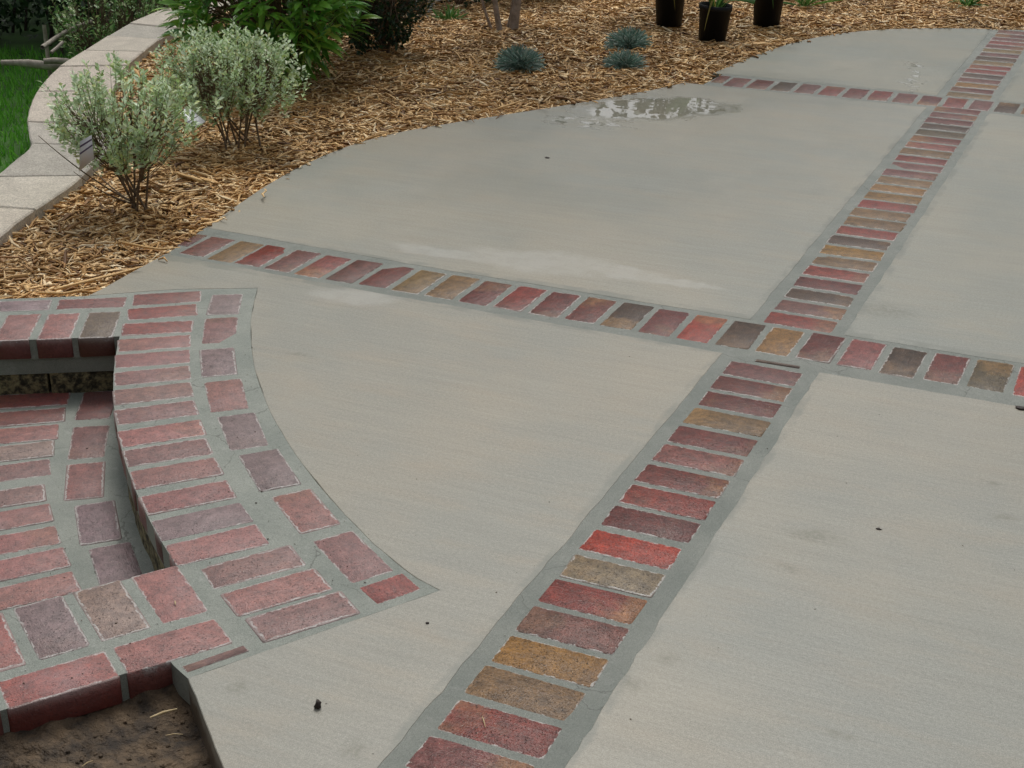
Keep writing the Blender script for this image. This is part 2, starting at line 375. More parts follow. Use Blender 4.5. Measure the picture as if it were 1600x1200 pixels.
def tube(path, rad, sides=6, caps=True):
    path = np.asarray(path, float); n = len(path); rad = np.broadcast_to(rad, (n,))
    T = np.gradient(path, axis=0); T /= np.linalg.norm(T, axis=1)[:, None] + 1e-9
    up = np.array([0, 0, 1.0]) if abs(T[0, 2]) < .9 else np.array([1.0, 0, 0])
    A = np.cross(T, up); A /= np.linalg.norm(A, axis=1)[:, None] + 1e-9; B = np.cross(T, A)
    th = np.arange(sides) / sides * 2 * np.pi
    V = (path[:, None] + rad[:, None, None] * (A[:, None] * np.cos(th)[None, :, None] + B[:, None] * np.sin(th)[None, :, None])).reshape(-1, 3)
    F = []
    for i in range(n - 1):
        for j in range(sides):
            k = (j + 1) % sides; F.append((i * sides + j, i * sides + k, (i + 1) * sides + k, (i + 1) * sides + j))
    return V, np.array(F, int)
class Join:
    def __init__(s): s.V = []; s.F = []; s.n = 0
    def add(s, V, F):
        s.V.append(V); s.F.append(np.asarray(F) + s.n); s.n += len(V)
    def mesh(s, name, smooth=True):
        return mesh_np(name, np.concatenate(s.V), np.concatenate(s.F), smooth)
def frames(d, up=None):
    """rotation matrices (n,3,3) whose x column is d, z column near up"""
    d = d / (np.linalg.norm(d, axis=1)[:, None] + 1e-9)
    up = np.tile([0, 0, 1.0], (len(d), 1)) if up is None else up
    y = np.cross(up, d); bad = np.linalg.norm(y, axis=1) < 1e-3; y[bad] = [0, 1, 0]
    y /= np.linalg.norm(y, axis=1)[:, None]; z = np.cross(d, y)
    return np.stack([d, y, z], 2)
def scatter(template_V, template_F, pos, rot, size):
    V = np.einsum('nij,nkj->nki', rot, template_V[None] * size[:, None, :]) + pos[:, None]
    k = len(template_V); F = (template_F[None] + (np.arange(len(pos)) * k)[:, None, None]).reshape(-1, template_F.shape[1])
    return V.reshape(-1, 3), F
# small folded leaf (4 tris), unit length along x
LEAF_V = np.array([(0, 0, 0), (.5, .28, .07), (1, 0, -.06), (.5, -.28, .07), (.5, 0, 0)])
LEAF_F = np.array([(0, 4, 2, 1), (0, 3, 2, 4)])
def long_leaf(nseg=5, width=.2, droop=.25, fold=.04):
    V = []; F = []
    for i in range(nseg + 1):
        u = i / nseg; w = width * .5 * math.sin(math.pi * min(1, u * .92 + .06)) ** .8 if i < nseg else 0.004
        z = -droop * u * u
        V += [(u * (1 - droop * .15 * u), w, z + fold * (w / width * 2)), (u, 0, z), (u * (1 - droop * .15 * u), -w, z + fold * (w / width * 2))]
    for i in range(nseg):
        a = i * 3; b = a + 3
        F += [(a, a + 1, b + 1, b), (a + 1, a + 2, b + 2, b + 1)]
    return np.array(V, float), np.array(F)
def jitter_dirs(d, amt):
    d = d + rng.normal(0, amt, d.shape); return d / np.linalg.norm(d, axis=1)[:, None]

# ================================================================== PAVING
PB = .113; DB2 = 3.121
slab_edge = [(150,457),(195,430),(240,407),(280,385),(322,356),(375,317),(407,294),(475,255),(540,227),(612,207),(687,195),(800,177),(887,164),(1000,145),(1070,130),(1112,117),(1150,97),(1200,79),(1250,62),(1305,52),(1375,45),(1450,43)]
edge_w = [P(*q)[:2] for q in slab_edge] + [np.array(q) for q in [(-.18, 5.03), (.2, 5.16), (.8, 5.3), (2, 5.6), (5, 5.9)]]
def smooth_line(pts, step=.05):
    pts = np.array(pts); out = []
    for i in range(len(pts) - 1):
        p0 = pts[max(i - 1, 0)]; p1 = pts[i]; p2 = pts[i + 1]; p3 = pts[min(i + 2, len(pts) - 1)]
        k = max(1, int(np.hypot(*(p2 - p1)) / step))
        for j in range(k):
            u = j / k
            out.append(.5 * ((2 * p1) + (-p0 + p2) * u + (2 * p0 - 5 * p1 + 4 * p2 - p3) * u * u + (-p0 + 3 * p1 - 3 * p2 + p3) * u ** 3))
    out.append(pts[-1]); return out
# average away the tracing jitter
ew = np.array(edge_w); ew[1:-1] = .25 * ew[:-2] + .5 * ew[1:-1] + .25 * ew[2:]; edge_s = smooth_line(ew)
def split_edge(y0, y1): return [q for q in edge_s if y0 <= q[1] <= y1]
def edge_at(y):
    for a, b in zip(edge_s[:-1], edge_s[1:]):
        if min(a[1], b[1]) <= y <= max(a[1], b[1]) and a[1] != b[1]:
            return a + (b - a) * (y - a[1]) / (b[1] - a[1])
def edge_at_x(x):
    for a, b in zip(edge_s[:-1], edge_s[1:]):
        if a[1] > 4.5 and min(a[0], b[0]) <= x <= max(a[0], b[0]): return a + (b - a) * (x - a[0]) / (b[0] - a[0])
AL, AR = -.137, .135
# step border: curved outer line, corner, straight line to the pit, pit side
scurve = [P(*q)[:2] for q in [(402,450),(392,500),(395,560),(409,610),(440,675),(484,740),(540,805),(600,863),(650,903),(687,922)]]
scurve = smooth_line(scurve, .04)
corner = P(687, 922)[:2]; pit_corner = P(293, 1059)[:2]; pit_dir = P(350, 1200)[:2] - P(300, 1075)[:2]; pit_dir /= np.hypot(*pit_dir)
pit_end = pit_corner + pit_dir * ((AL - pit_corner[0]) / pit_dir[0])
back_line = [P(137, 462)[:2], P(270, 452)[:2]]
def panel(poly, tint, label, seed):
    o = link('concrete_panel', slab('concrete_panel', poly, 0, -.11, M['concrete'], .0016)); struct(o, label); o.color = (*tint, 1); return o
yb1t, yb1b = .127, -.146
yb2t, yb2b = DB2 + .125, DB2 - .135
Lw = lambda pts, s, a=.0045: wobble(pts, .03, a, s, closed=False)
# P2 middle left, between near band, long band and the steps
poly = Lw([(AL, -.150), (AL, pit_end[1] + .0)], 1) + [pit_end] + Lw([pit_end, pit_corner], 2, .002)[1:-1] + [pit_corner] + Lw([pit_corner, corner], 3, .002)[1:-1] + Lw([corner] + scurve[::-1][1:], 4, .003) + \
       Lw([scurve[0], back_line[1], back_line[0]], 5, .002)[1:] + [q for q in split_edge(-.46, -.13) if q[0] < -1.9][::1] + Lw([(edge_at(-.115)[0], -.115), (-1.2, -.138), (AL, yb1b)], 6, .004)
panel(poly, (1.03, 1.0, .955), 'warm grey concrete panel between the brick steps and the two near brick bands', 1)
# P1 upper left
e = [q for q in split_edge(.17, yb2b)]
poly = Lw([(AL, yb2b), (AL, yb1t)], 7) + Lw([(AL, yb1t), (-1.2, yb1t + .005), (edge_at(.165)[0], .165)], 8, .004)[1:] + e + Lw([(edge_at(yb2b)[0], yb2b), (AL, yb2b)], 9)[:-1]
panel(poly, (1.0, 1.0, .97), 'damp grey concrete panel with a puddle, left of the long band and beyond the near cross band', 2)
# P5 far left
e = [q for q in edge_s if q[1] > yb2t and q[0] < AL]
poly = Lw([(AL, edge_at_x(AL)[1]), (AL, yb2t)], 10) + Lw([(AL, yb2t), (edge_at(yb2t)[0], yb2t)], 11)[1:] + e
panel(poly, (.90, .93, .90), 'farthest concrete panel with a curved edge against the mulch', 3)
e = [q for q in edge_s if q[0] > AR]
poly = Lw([(5, yb2t), (AR, yb2t)], 12) + Lw([(AR, yb2t), (AR, edge_at_x(AR)[1])], 13)[1:] + e
panel(poly, (.90, .93, .90), 'narrow far concrete panel at the upper right corner', 4)
poly = Lw([(5, yb1t - .004), (AR, yb1t - .004)], 14, .005) + Lw([(AR, yb1t), (AR, yb2b)], 15)[1:] + Lw([(AR, yb2b), (5, yb2b)], 16)[1:]
panel(poly, (.96, .98, .96), 'concrete panel at the right edge between the two cross bands', 5)
poly = Lw([(5, yb1b), (5, -6), (AR, -6)], 17)[:-1] + Lw([(AR + .01, -6), (AR + .008, -1.6), (AR, yb1b - .02)], 18, .007) + Lw([(AR, yb1b - .02), (5, yb1b)], 19)[1:-1]
panel(poly, (.985, .99, .975), 'large foreground concrete panel right of the long brick band', 6)

# brick mesh variants (38 triangles)
def brick_mesh(L, Wd, H, seed):
    r = random.Random(seed); ch = .0045
    out = [(L/2, -Wd/2+ch), (L/2, Wd/2-ch), (L/2-ch, Wd/2), (-L/2+ch, Wd/2), (-L/2, Wd/2-ch), (-L/2, -Wd/2+ch), (-L/2+ch, -Wd/2), (L/2-ch, -Wd/2)]
    out = [(x + r.uniform(-.0022, .0022), y + r.uniform(-.0016, .0016)) for x, y in out]
    V = []
    for x, y in out: V.append((x * (1 - .006 / L), y * (1 - .006 / Wd), -r.uniform(.0001, .0009)))
    for x, y in out: V.append((x, y, -.0022))
    for x, y in out: V.append((x, y, -H))
    F = []
    for k in (0, 8):
        for i in range(8): j = (i + 1) % 8; F.append((k + j, k + i, k + 8 + i, k + 8 + j))
    F4 = np.array(F); top = np.array([list(range(8))])
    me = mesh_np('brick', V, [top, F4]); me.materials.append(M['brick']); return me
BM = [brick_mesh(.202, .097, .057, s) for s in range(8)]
CO = {'R': (.34, .052, .026), 'r': (.225, .044, .028), 'd': (.140, .032, .021), 'k': (.075, .038, .025), 'm': (.180, .084, .068), 'p': (.245, .092, .074),
      't': (.210, .128, .062), 'g': (.270, .140, .034), 'o': (.105, .074, .036), 'q': (.165, .113, .112), 's': (.225, .158, .118)}
NB = [0]
def brick(parent, x, y, rot, col, z=0.0, sx=1.0, sy=1.0, tilt=.007):
    NB[0] += 1
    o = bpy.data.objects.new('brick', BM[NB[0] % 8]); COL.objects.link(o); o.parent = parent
    if random.random() < .5 and sx == 1: rot += math.pi
    o.location = (x, y, z + random.uniform(0, .0012)); o.rotation_euler = (random.uniform(-tilt, tilt), random.uniform(-tilt, tilt) * .5, rot); o.scale = (sx, sy, 1)
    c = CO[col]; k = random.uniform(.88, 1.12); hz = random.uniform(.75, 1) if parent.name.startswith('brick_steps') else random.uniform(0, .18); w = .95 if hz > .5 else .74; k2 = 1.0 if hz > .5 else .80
    o.color = (c[0] * k * w, c[1] * k * w * random.uniform(.93, 1.07) * (k2 if col in 'Rrdpm' else 1), c[2] * k * w * k2, hz); return o

def band_bed(name, poly, label, z=-.0009):
    o = link(name, slab(name, poly, z, -.10, M['damp_mortar'])); struct(o, label); return o
# long band (A) bed runs under the crossings; cross bands butt against it
A_top = edge_at_x(-.14)[1]
bedA = band_bed('brick_band', wobble([(AL - .02, -5.9), (AR + .03, -5.9), (AR + .03, edge_at_x(AR)[1] - .03), (0, edge_at_x(0)[1] - .005), (AL - .02, edge_at_x(AL)[1] - .03)], .2, 0), 'long band of bricks laid side by side in mortar, running away between the concrete panels')
def cross_bed(x0, x1, yc, label, z):
    return band_bed('brick_band', [(x0, yc - .16), (x1, yc - .16), (x1, yc + .155), (x0, yc + .155)], label, z)
xl = edge_at(0.0)[0]
bedB1 = band_bed('brick_band', [(-2.005, -.16), (AL - .0201, -.16), (AL - .0201, .16), (-2.062, .185)], 'left half of the near cross band of bricks, ending at the mulch')
bedB1r = band_bed('brick_band', [(AR + .0301, -.165), (4.9, -.165), (4.9, .15), (AR + .0301, .15)], 'right half of the near cross band of bricks')
bedB2 = band_bed('brick_band', [(-1.19, DB2 - .15), (AL - .0201, DB2 - .15), (AL - .0201, DB2 + .14), (-1.17, DB2 + .14)], 'left half of the far cross band of bricks, ending at the mulch')
bedB2r = band_bed('brick_band', [(AR + .0301, DB2 - .15), (4.9, DB2 - .15), (4.9, DB2 + .14), (AR + .0301, DB2 + .14)], 'right half of the far cross band of bricks at the upper right')
j = lambda a: random.uniform(-a, a)
seqD = 'mddtdpdrdRsrmgtrmdktrd'
ys = [-.237, -.343, -.452, -.565, -.680, -.792, -.907, -1.016, -1.125, -1.243, -1.357, -1.462, -1.573, -1.684, -1.793]
while len(ys) < 22: ys.append(ys[-1] - .112)
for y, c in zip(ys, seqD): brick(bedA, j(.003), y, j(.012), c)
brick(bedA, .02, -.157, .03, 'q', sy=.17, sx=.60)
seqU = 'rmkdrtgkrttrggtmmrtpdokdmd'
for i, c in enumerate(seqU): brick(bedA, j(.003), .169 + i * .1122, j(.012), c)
seqF = 'tdgmkrrtkmtmrmdmm'
for i, c in enumerate(seqF):
    y = DB2 + .177 + i * .1122
    if y < A_top - .03: brick(bedA, j(.003), y, j(.012), c)
B1s = 'mmtrmpmdttdrddkdRkgdpkdoRkdmrdtrdk'
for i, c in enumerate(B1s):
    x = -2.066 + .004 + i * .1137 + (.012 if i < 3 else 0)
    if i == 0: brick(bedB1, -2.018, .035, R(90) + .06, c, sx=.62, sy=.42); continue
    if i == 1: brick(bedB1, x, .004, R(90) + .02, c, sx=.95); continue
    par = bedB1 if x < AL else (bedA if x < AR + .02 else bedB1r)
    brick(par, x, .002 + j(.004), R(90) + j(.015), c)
B2s = 'mddkmrdrmdrmkgdmrdt'
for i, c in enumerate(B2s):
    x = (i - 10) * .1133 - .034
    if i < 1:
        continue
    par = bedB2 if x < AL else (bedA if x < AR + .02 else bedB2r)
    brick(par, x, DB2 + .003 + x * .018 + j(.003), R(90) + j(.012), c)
brick(bedB2, -1.145, DB2 + .012, R(90), 'd', sx=.8, sy=.6)

# ================================================================== STEPS
NC = np.array([1.302, 1.172]); NR = 3.568
def onnose(a, r=NR): return NC + r * np.array([math.cos(a), math.sin(a)])
def ang(q): return math.atan2(q[1] - NC[1], q[0] - NC[0]) % (2 * math.pi)
cf_in = P(187, 525)[:2]; cf_dir = P(0, 532)[:2] - cf_in; cf_dir /= np.hypot(*cf_dir)            # far cheek, face over the tread
cn_in = P(290, 880)[:2]; cn_dir = P(0, 958)[:2] - cn_in; cn_dir /= np.hypot(*cn_dir)            # near cheek, edge over the tread
cn_out = P(265, 1031)[:2]; cno_dir = P(0, 1110)[:2] - cn_out; cno_dir /= np.hypot(*cno_dir)       # near cheek, edge over the pit
cf_back = P(137, 462)[:2]; cfb_dir = P(0, 467)[:2] - cf_back; cfb_dir /= np.hypot(*cfb_dir)
a0 = ang(cf_in); a1 = ang(cn_in)
EXT = .95
nose_pts = [onnose(a0 + (a1 - a0) * i / 40) for i in range(1, 40)]
poly = [cf_back] + [back_line[1]] + Lw(scurve, 4, .0)[0:] + [pit_corner, P(272, 1040)[:2], cn_out] + [cn_out + cno_dir * EXT] + [cn_in + cn_dir * EXT] + [cn_in] + nose_pts[::-1] + [cf_in] + [cf_in + cf_dir * EXT, cf_back + cfb_dir * (EXT - .2)]
# grow the slab side a touch so it tucks under the panels
poly = [np.array(q) for q in poly]
steps = struct(link('brick_steps', slab('brick_steps', poly, -.0009, -.0605, M['mortar'])), 'curved brick steps and their brick cheeks set in grey mortar')
# riser below the brick course of the nosing, rough mortar and block, set back
ring = [onnose(a0 + (a1 - a0) * i / 40, NR - .010) for i in range(0, 41)] + [onnose(a1 - (a1 - a0) * i / 40, NR - .12) for i in range(0, 41)]
link('riser', slab('riser', wobble(ring, .02, .006, 3), -.061, -.21, M['block']), None, steps)
# R: radial bricks on the upper level (left end, right end), O: outer course, measured on the ground
Rb = [((-1.851,-.5),(-1.688,-.386),'d'),((-1.791,-.601),(-1.634,-.483),'r'),((-1.731,-.702),(-1.569,-.591),'r'),((-1.667,-.802),(-1.514,-.676),'p'),((-1.603,-.895),(-1.451,-.773),'p'),((-1.533,-.991),(-1.384,-.861),'m'),((-1.459,-1.085),(-1.316,-.949),'m'),((-1.38,-1.179),(-1.245,-1.035),'m'),((-1.293,-1.274),(-1.163,-1.121),'p'),((-1.217,-1.348),(-1.078,-1.203),'m'),((-1.131,-1.427),(-.993,-1.283),'p'),((-1.029,-1.506),(-.897,-1.355),'p'),((-.93,-1.579),(-.802,-1.425),'q'),((-.842,-1.648),(-.715,-1.494),'p'),((-.739,-1.711),(-.621,-1.555),'m'),((-.640,-1.774),(-.526,-1.613),'p'),((-.545,-1.827),(-.433,-1.664),'m')]
for i, (a, b, c) in enumerate(Rb):
    a = np.array(a); b = np.array(b); d = (b - a) / np.hypot(*(b - a))
    if 2 <= i <= 13:
        rad = NC - a; rad /= np.hypot(*rad); d = .35 * d + .65 * rad; d /= np.hypot(*d)
        q = onnose(ang(a), NR + .0005); ctr = q + d * .1005
    else: ctr = (a + b) / 2
    brick(steps, ctr[0], ctr[1], math.atan2(d[1], d[0]), c, sx=1.0, tilt=.003)
Ob = [((-1.623,-.34),(-1.542,-.485),'q'),((-1.529,-.508),(-1.428,-.67),'m'),((-1.408,-.707),(-1.297,-.857),'q'),((-1.27,-.881),(-1.149,-1.024),'p'),((-1.122,-1.038),(-.987,-1.181),'q'),((-.957,-1.19),(-.813,-1.32),'q'),((-.779,-1.33),(-.634,-1.442),'p'),((-.594,-1.459),(-.437,-1.565),'m')]
for a, b, c in Ob:
    a = np.array(a); b = np.array(b); d = b - a; brick(steps, *((a + b) / 2), math.atan2(d[1], d[0]), c, sx=min(1.0, np.hypot(*d) / .197))
brick(steps, -.385, -1.589, R(59), 'r', sx=.50, sy=.78)
# far cheek: headers whose ends face the tread, and a row along the mulch
perp_f = np.array([-cf_dir[1], cf_dir[0]]);  perp_f = perp_f if perp_f[1] > 0 else -perp_f
hcol = 'oppqmqmpd'
for i in range(7):
    e = cf_in + cf_dir * (.062 + i * .1145 + .004); ctr = e - perp_f * .003 + perp_f * .0985
    brick(steps, ctr[0], ctr[1], math.atan2(perp_f[1], perp_f[0]), hcol[i], tilt=.002)
for i in range(4):
    ctr = (np.array((-1.945, -.572)) if i == 0 else np.array((-1.945, -.572)) + cfb_dir * .218 * i); brick(steps, ctr[0], ctr[1], math.atan2(cfb_dir[1], cfb_dir[0]), 'dqmq'[i], sy=.9)
# mortar haunch and split-face blocks under the far cheek
def wallbox(name, p0, d, nrm, L, t0, t1, z1, z0, mat, parent, sub=0):
    poly = [p0 + nrm * t0, p0 + d * L + nrm * t0, p0 + d * L + nrm * t1, p0 + nrm * t1]
    return link(name, slab(name, wobble(poly, .015, .0045 if sub else 0, sub), z1, z0, mat), None, parent)
for i in range(4):
    wallbox('wall_block', cf_in + cf_dir * (-.02 + i * .235 + (.0 if i else 0)), cf_dir, perp_f, .225, .010, .12, -.108, -.20, M['block'], steps, 11 + i)
wallbox('mortar_joint', cf_in - cf_dir * .02, cf_dir, perp_f, .94, .006, .12, -.0610, -.1075, M['mortar'], steps)
# near cheek
perp_n = np.array([-cn_dir[1], cn_dir[0]]); perp_n = perp_n if perp_n[0] > 0 else -perp_n      # points away from the tread
for i in range(7):
    e = cn_in + cn_dir * (.066 + i * .1165); ctr = e - perp_n * .003 + perp_n * .0985
    brick(steps, ctr[0], ctr[1], math.atan2(perp_n[1], perp_n[0]), 'psqrpmd'[i], tilt=.002)
perp_o = np.array([-cno_dir[1], cno_dir[0]]); perp_o = perp_o if perp_o[0] > 0 else -perp_o
for i in range(5):
    e = cn_out + cno_dir * (-.020 + i * .213) + np.array((0, 0)); ctr = e + perp_o * .003 - perp_o * .046
    brick(steps, ctr[0], ctr[1], math.atan2(cno_dir[1], cno_dir[0]), 'prmdp'[i], tilt=.002)
brick(steps, -.560, -1.936, R(58.5), 'm', sx=.62, sy=.24)
# footing below the near cheek bricks on the pit side
poly = [cn_out + cno_dir * -.02 - perp_o * .012, cn_out + cno_dir * EXT - perp_o * .012, cn_out + cno_dir * EXT - perp_o * .2, cn_out - perp_o * .2]
link('footing', slab('footing', wobble(poly, .03, .006, 8), -.061, -.25, M['block']), None, steps)
# tread one course down, and the next one below it
TZ = -.17
aa0, aa1 = a0 - .03, a1 + .03
def sector(r0, r1, b0, b1, n=40):
    return [onnose(b0 + (b1 - b0) * i / n, r0) for i in range(n + 1)] + [onnose(b1 - (b1 - b0) * i / n, r1) for i in range(n + 1)]
link('tread', slab('tread', sector(NR - .06, NR + .352, a0 - .06, a1 + .05), TZ - .0014, -.33, M['mortar']), None, steps)
link('tread', slab('tread', sector(NR + .30, NR + .72, a0 - .06, a1 + .06), TZ * 2 - .0014, -.6, M['mortar']), None, steps)
Tb = [((-1.826,-.847),34,'r'),((-1.764,-.94),36,'d'),((-1.71,-1.032),37,'p'),((-1.653,-1.116),40,'s'),((-1.59,-1.203),43,'m'),((-1.511,-1.318),44,'m'),((-1.430,-1.393),47,'p'),((-1.343,-1.468),47.5,'p'),((-1.257,-1.542),49.5,'p'),((-1.167,-1.617),51,'p')]
for (q, an, c) in Tb:
    d = np.array([math.cos(R(an)), math.sin(R(an))]); ctr = np.array(q) - d * .0985
    brick(steps, ctr[0], ctr[1], R(an), c, z=TZ)
for a, b, c in [((-1.77,-.775),(-1.676,-.932),'d'),((-1.649,-.968),(-1.539,-1.128),'m'),((-1.520,-1.149),(-1.402,-1.305),'p'),((-1.364,-1.311),(-1.227,-1.458),'q'),((-1.198,-1.463),(-1.054,-1.594),'q')]:
    a = np.array(a); b = np.array(b); d = b - a; brick(steps, *((a + b) / 2), math.atan2(d[1], d[0]), c, z=TZ, sx=min(1.0, np.hypot(*d) / .197))

# ================================================================== GROUND LEVELS
wall_in = [np.array(q) for q in [(-2.42, -.85), (-2.50, -.55), (-2.61, -.218), (-2.685, -.007), (-2.767, .291), (-2.823, .448), (-2.893, .609), (-3.004, .847), (-3.28, 1.20), (-3.62, 1.66), (-3.889, 2.10), (-4.043, 2.446), (-4.174, 2.759), (-4.253, 3.022), (-4.40, 3.516), (-4.45, 4.2), (-4.4, 5.2)]]
wall_out = [np.array(q) for q in [(-2.86, -.92), (-2.93, -.52), (-3.00, -.14), (-3.05, .08), (-3.13, .33), (-3.21, .52), (-3.31, .74), (-3.46, .90), (-3.68, 1.15), (-3.96, 1.54), (-4.20, 1.974), (-4.341, 2.339), (-4.50, 2.75), (-4.62, 3.10), (-4.72, 3.6), (-4.77, 4.25), (-4.72, 5.25)]]
wi = np.array(smooth_line(wall_in, .04)); wo_ = np.array(smooth_line(wall_out, .04))
wall_mid = [(a + b) / 2 for a, b in zip(wall_in, wall_out)]
# lawn ground out to the horizon
lawn = struct(link('lawn', mesh_np('lawn', [(-260, -260, -.9), (260, -260, -.9), (260, 260, -.9), (-260, 260, -.9)], np.array([(0, 1, 2, 3)])), M['lawn']), 'lawn ground below the retaining wall')
# raised soil terrace under paving and bed
inner_arc = [onnose(a1 - (a1 - a0) * i / 12, NR - .15) for i in range(13)]
terr = [q for q in wall_mid] + [np.array(q) for q in [(-4.5, 9), (-3.5, 16), (40, 16), (40, -12), (-1.4, -12), (-1.35, -2.95)]] + [cn_out + cno_dir * .9 - perp_o * .1, ] + inner_arc + [cf_in + perp_f * .12, cf_in + cf_dir * .72 + perp_f * .14]
struct(link('soil_terrace', slab('soil_terrace', terr, -.155, -1.2, M['soil'])), 'soil terrace carrying the paving and the planting bed')
def inside(px, py, poly):
    poly = np.asarray(poly); c = np.zeros(px.shape, bool); n = len(poly)
    for i in range(n):
        x1, y1 = poly[i]; x2, y2 = poly[i - 1]
        cond = ((y1 > py) != (y2 > py)); xx = (x2 - x1) * (py - y1) / ((y2 - y1) if y2 != y1 else 1e-9) + x1
        c ^= cond & (px < xx)
    return c
def fbm(x, y, sc, seed=0, octv=3):
    out = np.zeros(x.shape); a = 1.0
    for o in range(octv):
        out += a * np.array([mnoise.noise(Vector((xx * sc + seed, yy * sc - seed, seed * 1.7))) for xx, yy in zip(x.ravel(), y.ravel())]).reshape(x.shape); sc *= 2.1; a *= .5
    return out
def grid_mesh(name, poly, step, hfun, mat, extra=0.0):
    poly = np.array(poly); x0, y0 = poly.min(0); x1, y1 = poly.max(0)
    xs = np.arange(x0, x1 + step, step); ysv = np.arange(y0, y1 + step, step)
    X, Y = np.meshgrid(xs, ysv); ins = inside(X, Y, poly); Z = hfun(X, Y)
    idx = np.arange(X.size).reshape(X.shape)
    cell = ins[:-1, :-1] | ins[1:, :-1] | ins[:-1, 1:] | ins[1:, 1:]
    F = np.stack([idx[:-1, :-1][cell], idx[:-1, 1:][cell], idx[1:, 1:][cell], idx[1:, :-1][cell]], 1)
    used = np.unique(F); remap = np.full(X.size, -1); remap[used] = np.arange(len(used))
    V = np.stack([X.ravel(), Y.ravel(), Z.ravel()], 1)[used]
    return mesh_np(name, V, remap[F], True)
# pit soil, cracked and lumpy
pit_poly = [cn_out + cno_dir * .9 - perp_o * .03, cn_out - perp_o * .03, pit_corner + np.array((.03, .03)), pit_end + np.array((.05, 0)), (-.12, -3.2), (-1.35, -3.2)]
def hp(X, Y):
    b = fbm(X, Y, 7, 3, 2) * .012 + fbm(X, Y, 30, 9, 3) * .009
    r = np.abs(fbm(X, Y, 5.5, 21, 2)); b -= .014 * np.exp(-(r / .035) ** 2)
    
    dd = (X - cn_out[0]) * perp_o[0] + (Y - cn_out[1]) * perp_o[1]
    return -.073 + b * .8 + .020 * np.exp(-(np.maximum(dd, 0) / .05) ** 2)
struct(link('pit_soil', grid_mesh('pit_soil', pit_poly, .008, hp, M['soil']), M['soil']), 'damp brown soil left open beside the near brick cheek')
# soil clods in the pit
def clod(seed, r):
    import bmesh
    bm = bmesh.new(); bmesh.ops.create_icosphere(bm, subdivisions=2, radius=r)
    for v in bm.verts:
        v.co *= 1 + .75 * mnoise.noise(v.co * (1.9 / r) + Vector((seed, 0, 0))); v.co.z *= .7
    me = bpy.data.meshes.new('soil_clod'); bm.to_mesh(me); bm.free(); me.polygons.foreach_set('use_smooth', [True] * len(me.polygons)); return me
Jc = []
for k in range(900):
    x = random.uniform(-1.25, -.2); y = random.uniform(-2.6, -2.0)
    if inside(np.array([x]), np.array([y]), pit_poly)[0]: Jc.append((x, y, random.choice([.0010, .0012, .0015, .002, .0025, .004])))
for (px, py, r) in [(212, 1098, .022), (128, 1115, .020), (158, 1122, .010), (88, 1135, .012)]:
    q = P(px, py, -.1); Jc.append((q[0], q[1], r))
cv = [clod(i, 1.0) for i in range(5)]
jn_V = []; jn_F = []; n0 = 0
for (x, y, r) in Jc:
    me = random.choice(cv); V = np.array([v.co[:] for v in me.vertices]) * r; F = np.array([list(f.vertices) for f in me.polygons])
    z = hp(np.array([x]), np.array([y]))[0]; jn_V.append(V + [x, y, z + r * .2]); jn_F.append(F + n0); n0 += len(V)
o = link('soil_clods', mesh_np('soil_clods', np.concatenate(jn_V), np.concatenate(jn_F), True), M['soil']); o['kind'] = 'stuff'; o['label'] = 'crumbs and clods of brown soil in the open pit'

# mulch bed
mulch_poly = [q for q in wall_mid] + [np.array((-4.3, 9.0)), np.array((6, 9.0)), np.array((6, 5.5))] + [q for q in edge_s[::-1]] + [cf_back, cf_back + cfb_dir * .75]
# keep the base slightly inside the paving so it tucks beneath it
def hm(X, Y): return -.050 + .016 * fbm(X, Y, 1.7, 4, 2)
struct(link('mulch_bed', grid_mesh('mulch_bed', mulch_poly, .05, lambda X, Y: hm(X, Y) - .012, M['bark_soil']), M['bark_soil']), 'planting bed surface under the shredded bark mulch')
# chips, seen area only
vis = [np.array(q) for q in [(-2.35, -.95), (-3.1, .0), (-5.4, 3.3), (-4.6, 6.6), (-.3, 7.6), (1.6, 7.0), (1.6, 5.3), (-.9, 4.4), (-.9, 2.5), (-1.8, 1.2), (-1.7, -.35)]]
chip_poly = mulch_poly
def sample(n, x0, x1, y0, y1): return rng.uniform(x0, x1, n), rng.uniform(y0, y1, n)
X, Y = sample(620000, -5.2, 2.2, -1.0, 7.6)
k = inside(X, Y, chip_poly) & inside(X, Y, vis); X, Y = X[k], Y[k]
dist = np.hypot(X - CAM_C[0], Y - CAM_C[1])
keep = rng.random(len(X)) < np.where(dist < 7.5, 1.0, .62); X, Y = X[keep], Y[keep]
# not on the wall caps
wall_poly = list(wi) + list(wo_[::-1]); k = ~inside(X, Y, wall_poly); X, Y = X[k], Y[k]
n = len(X); print('chips', n)
# height lookup through a coarse grid
gx = np.arange(-5.6, 6.6, .1); gy = np.arange(-1.4, 9.2, .1); GX, GY = np.meshgrid(gx, gy); GH = hm(GX, GY) + .010 * fbm(GX, GY, 6, 8, 2)
ix = np.clip(((X + 5.6) / .1).astype(int), 0, len(gx) - 2); iy = np.clip(((Y + 1.4) / .1).astype(int), 0, len(gy) - 2)
fx = (X + 5.6) / .1 - ix; fy = (Y + 1.4) / .1 - iy
H = GH[iy, ix] * (1 - fx) * (1 - fy) + GH[iy, ix + 1] * fx * (1 - fy) + GH[iy + 1, ix] * (1 - fx) * fy + GH[iy + 1, ix + 1] * fx * fy
L = np.clip(rng.lognormal(math.log(.040), .50, n), .012, .13); Wd = np.clip(rng.lognormal(math.log(.0088), .45, n), .003, .022); T = Wd * rng.uniform(.3, .7, n)
az_ = rng.uniform(0, 2 * np.pi, n); pit_ = rng.normal(0, .15, n); d = np.stack([np.cos(az_) * np.cos(pit_), np.sin(az_) * np.cos(pit_), np.sin(pit_)], 1)
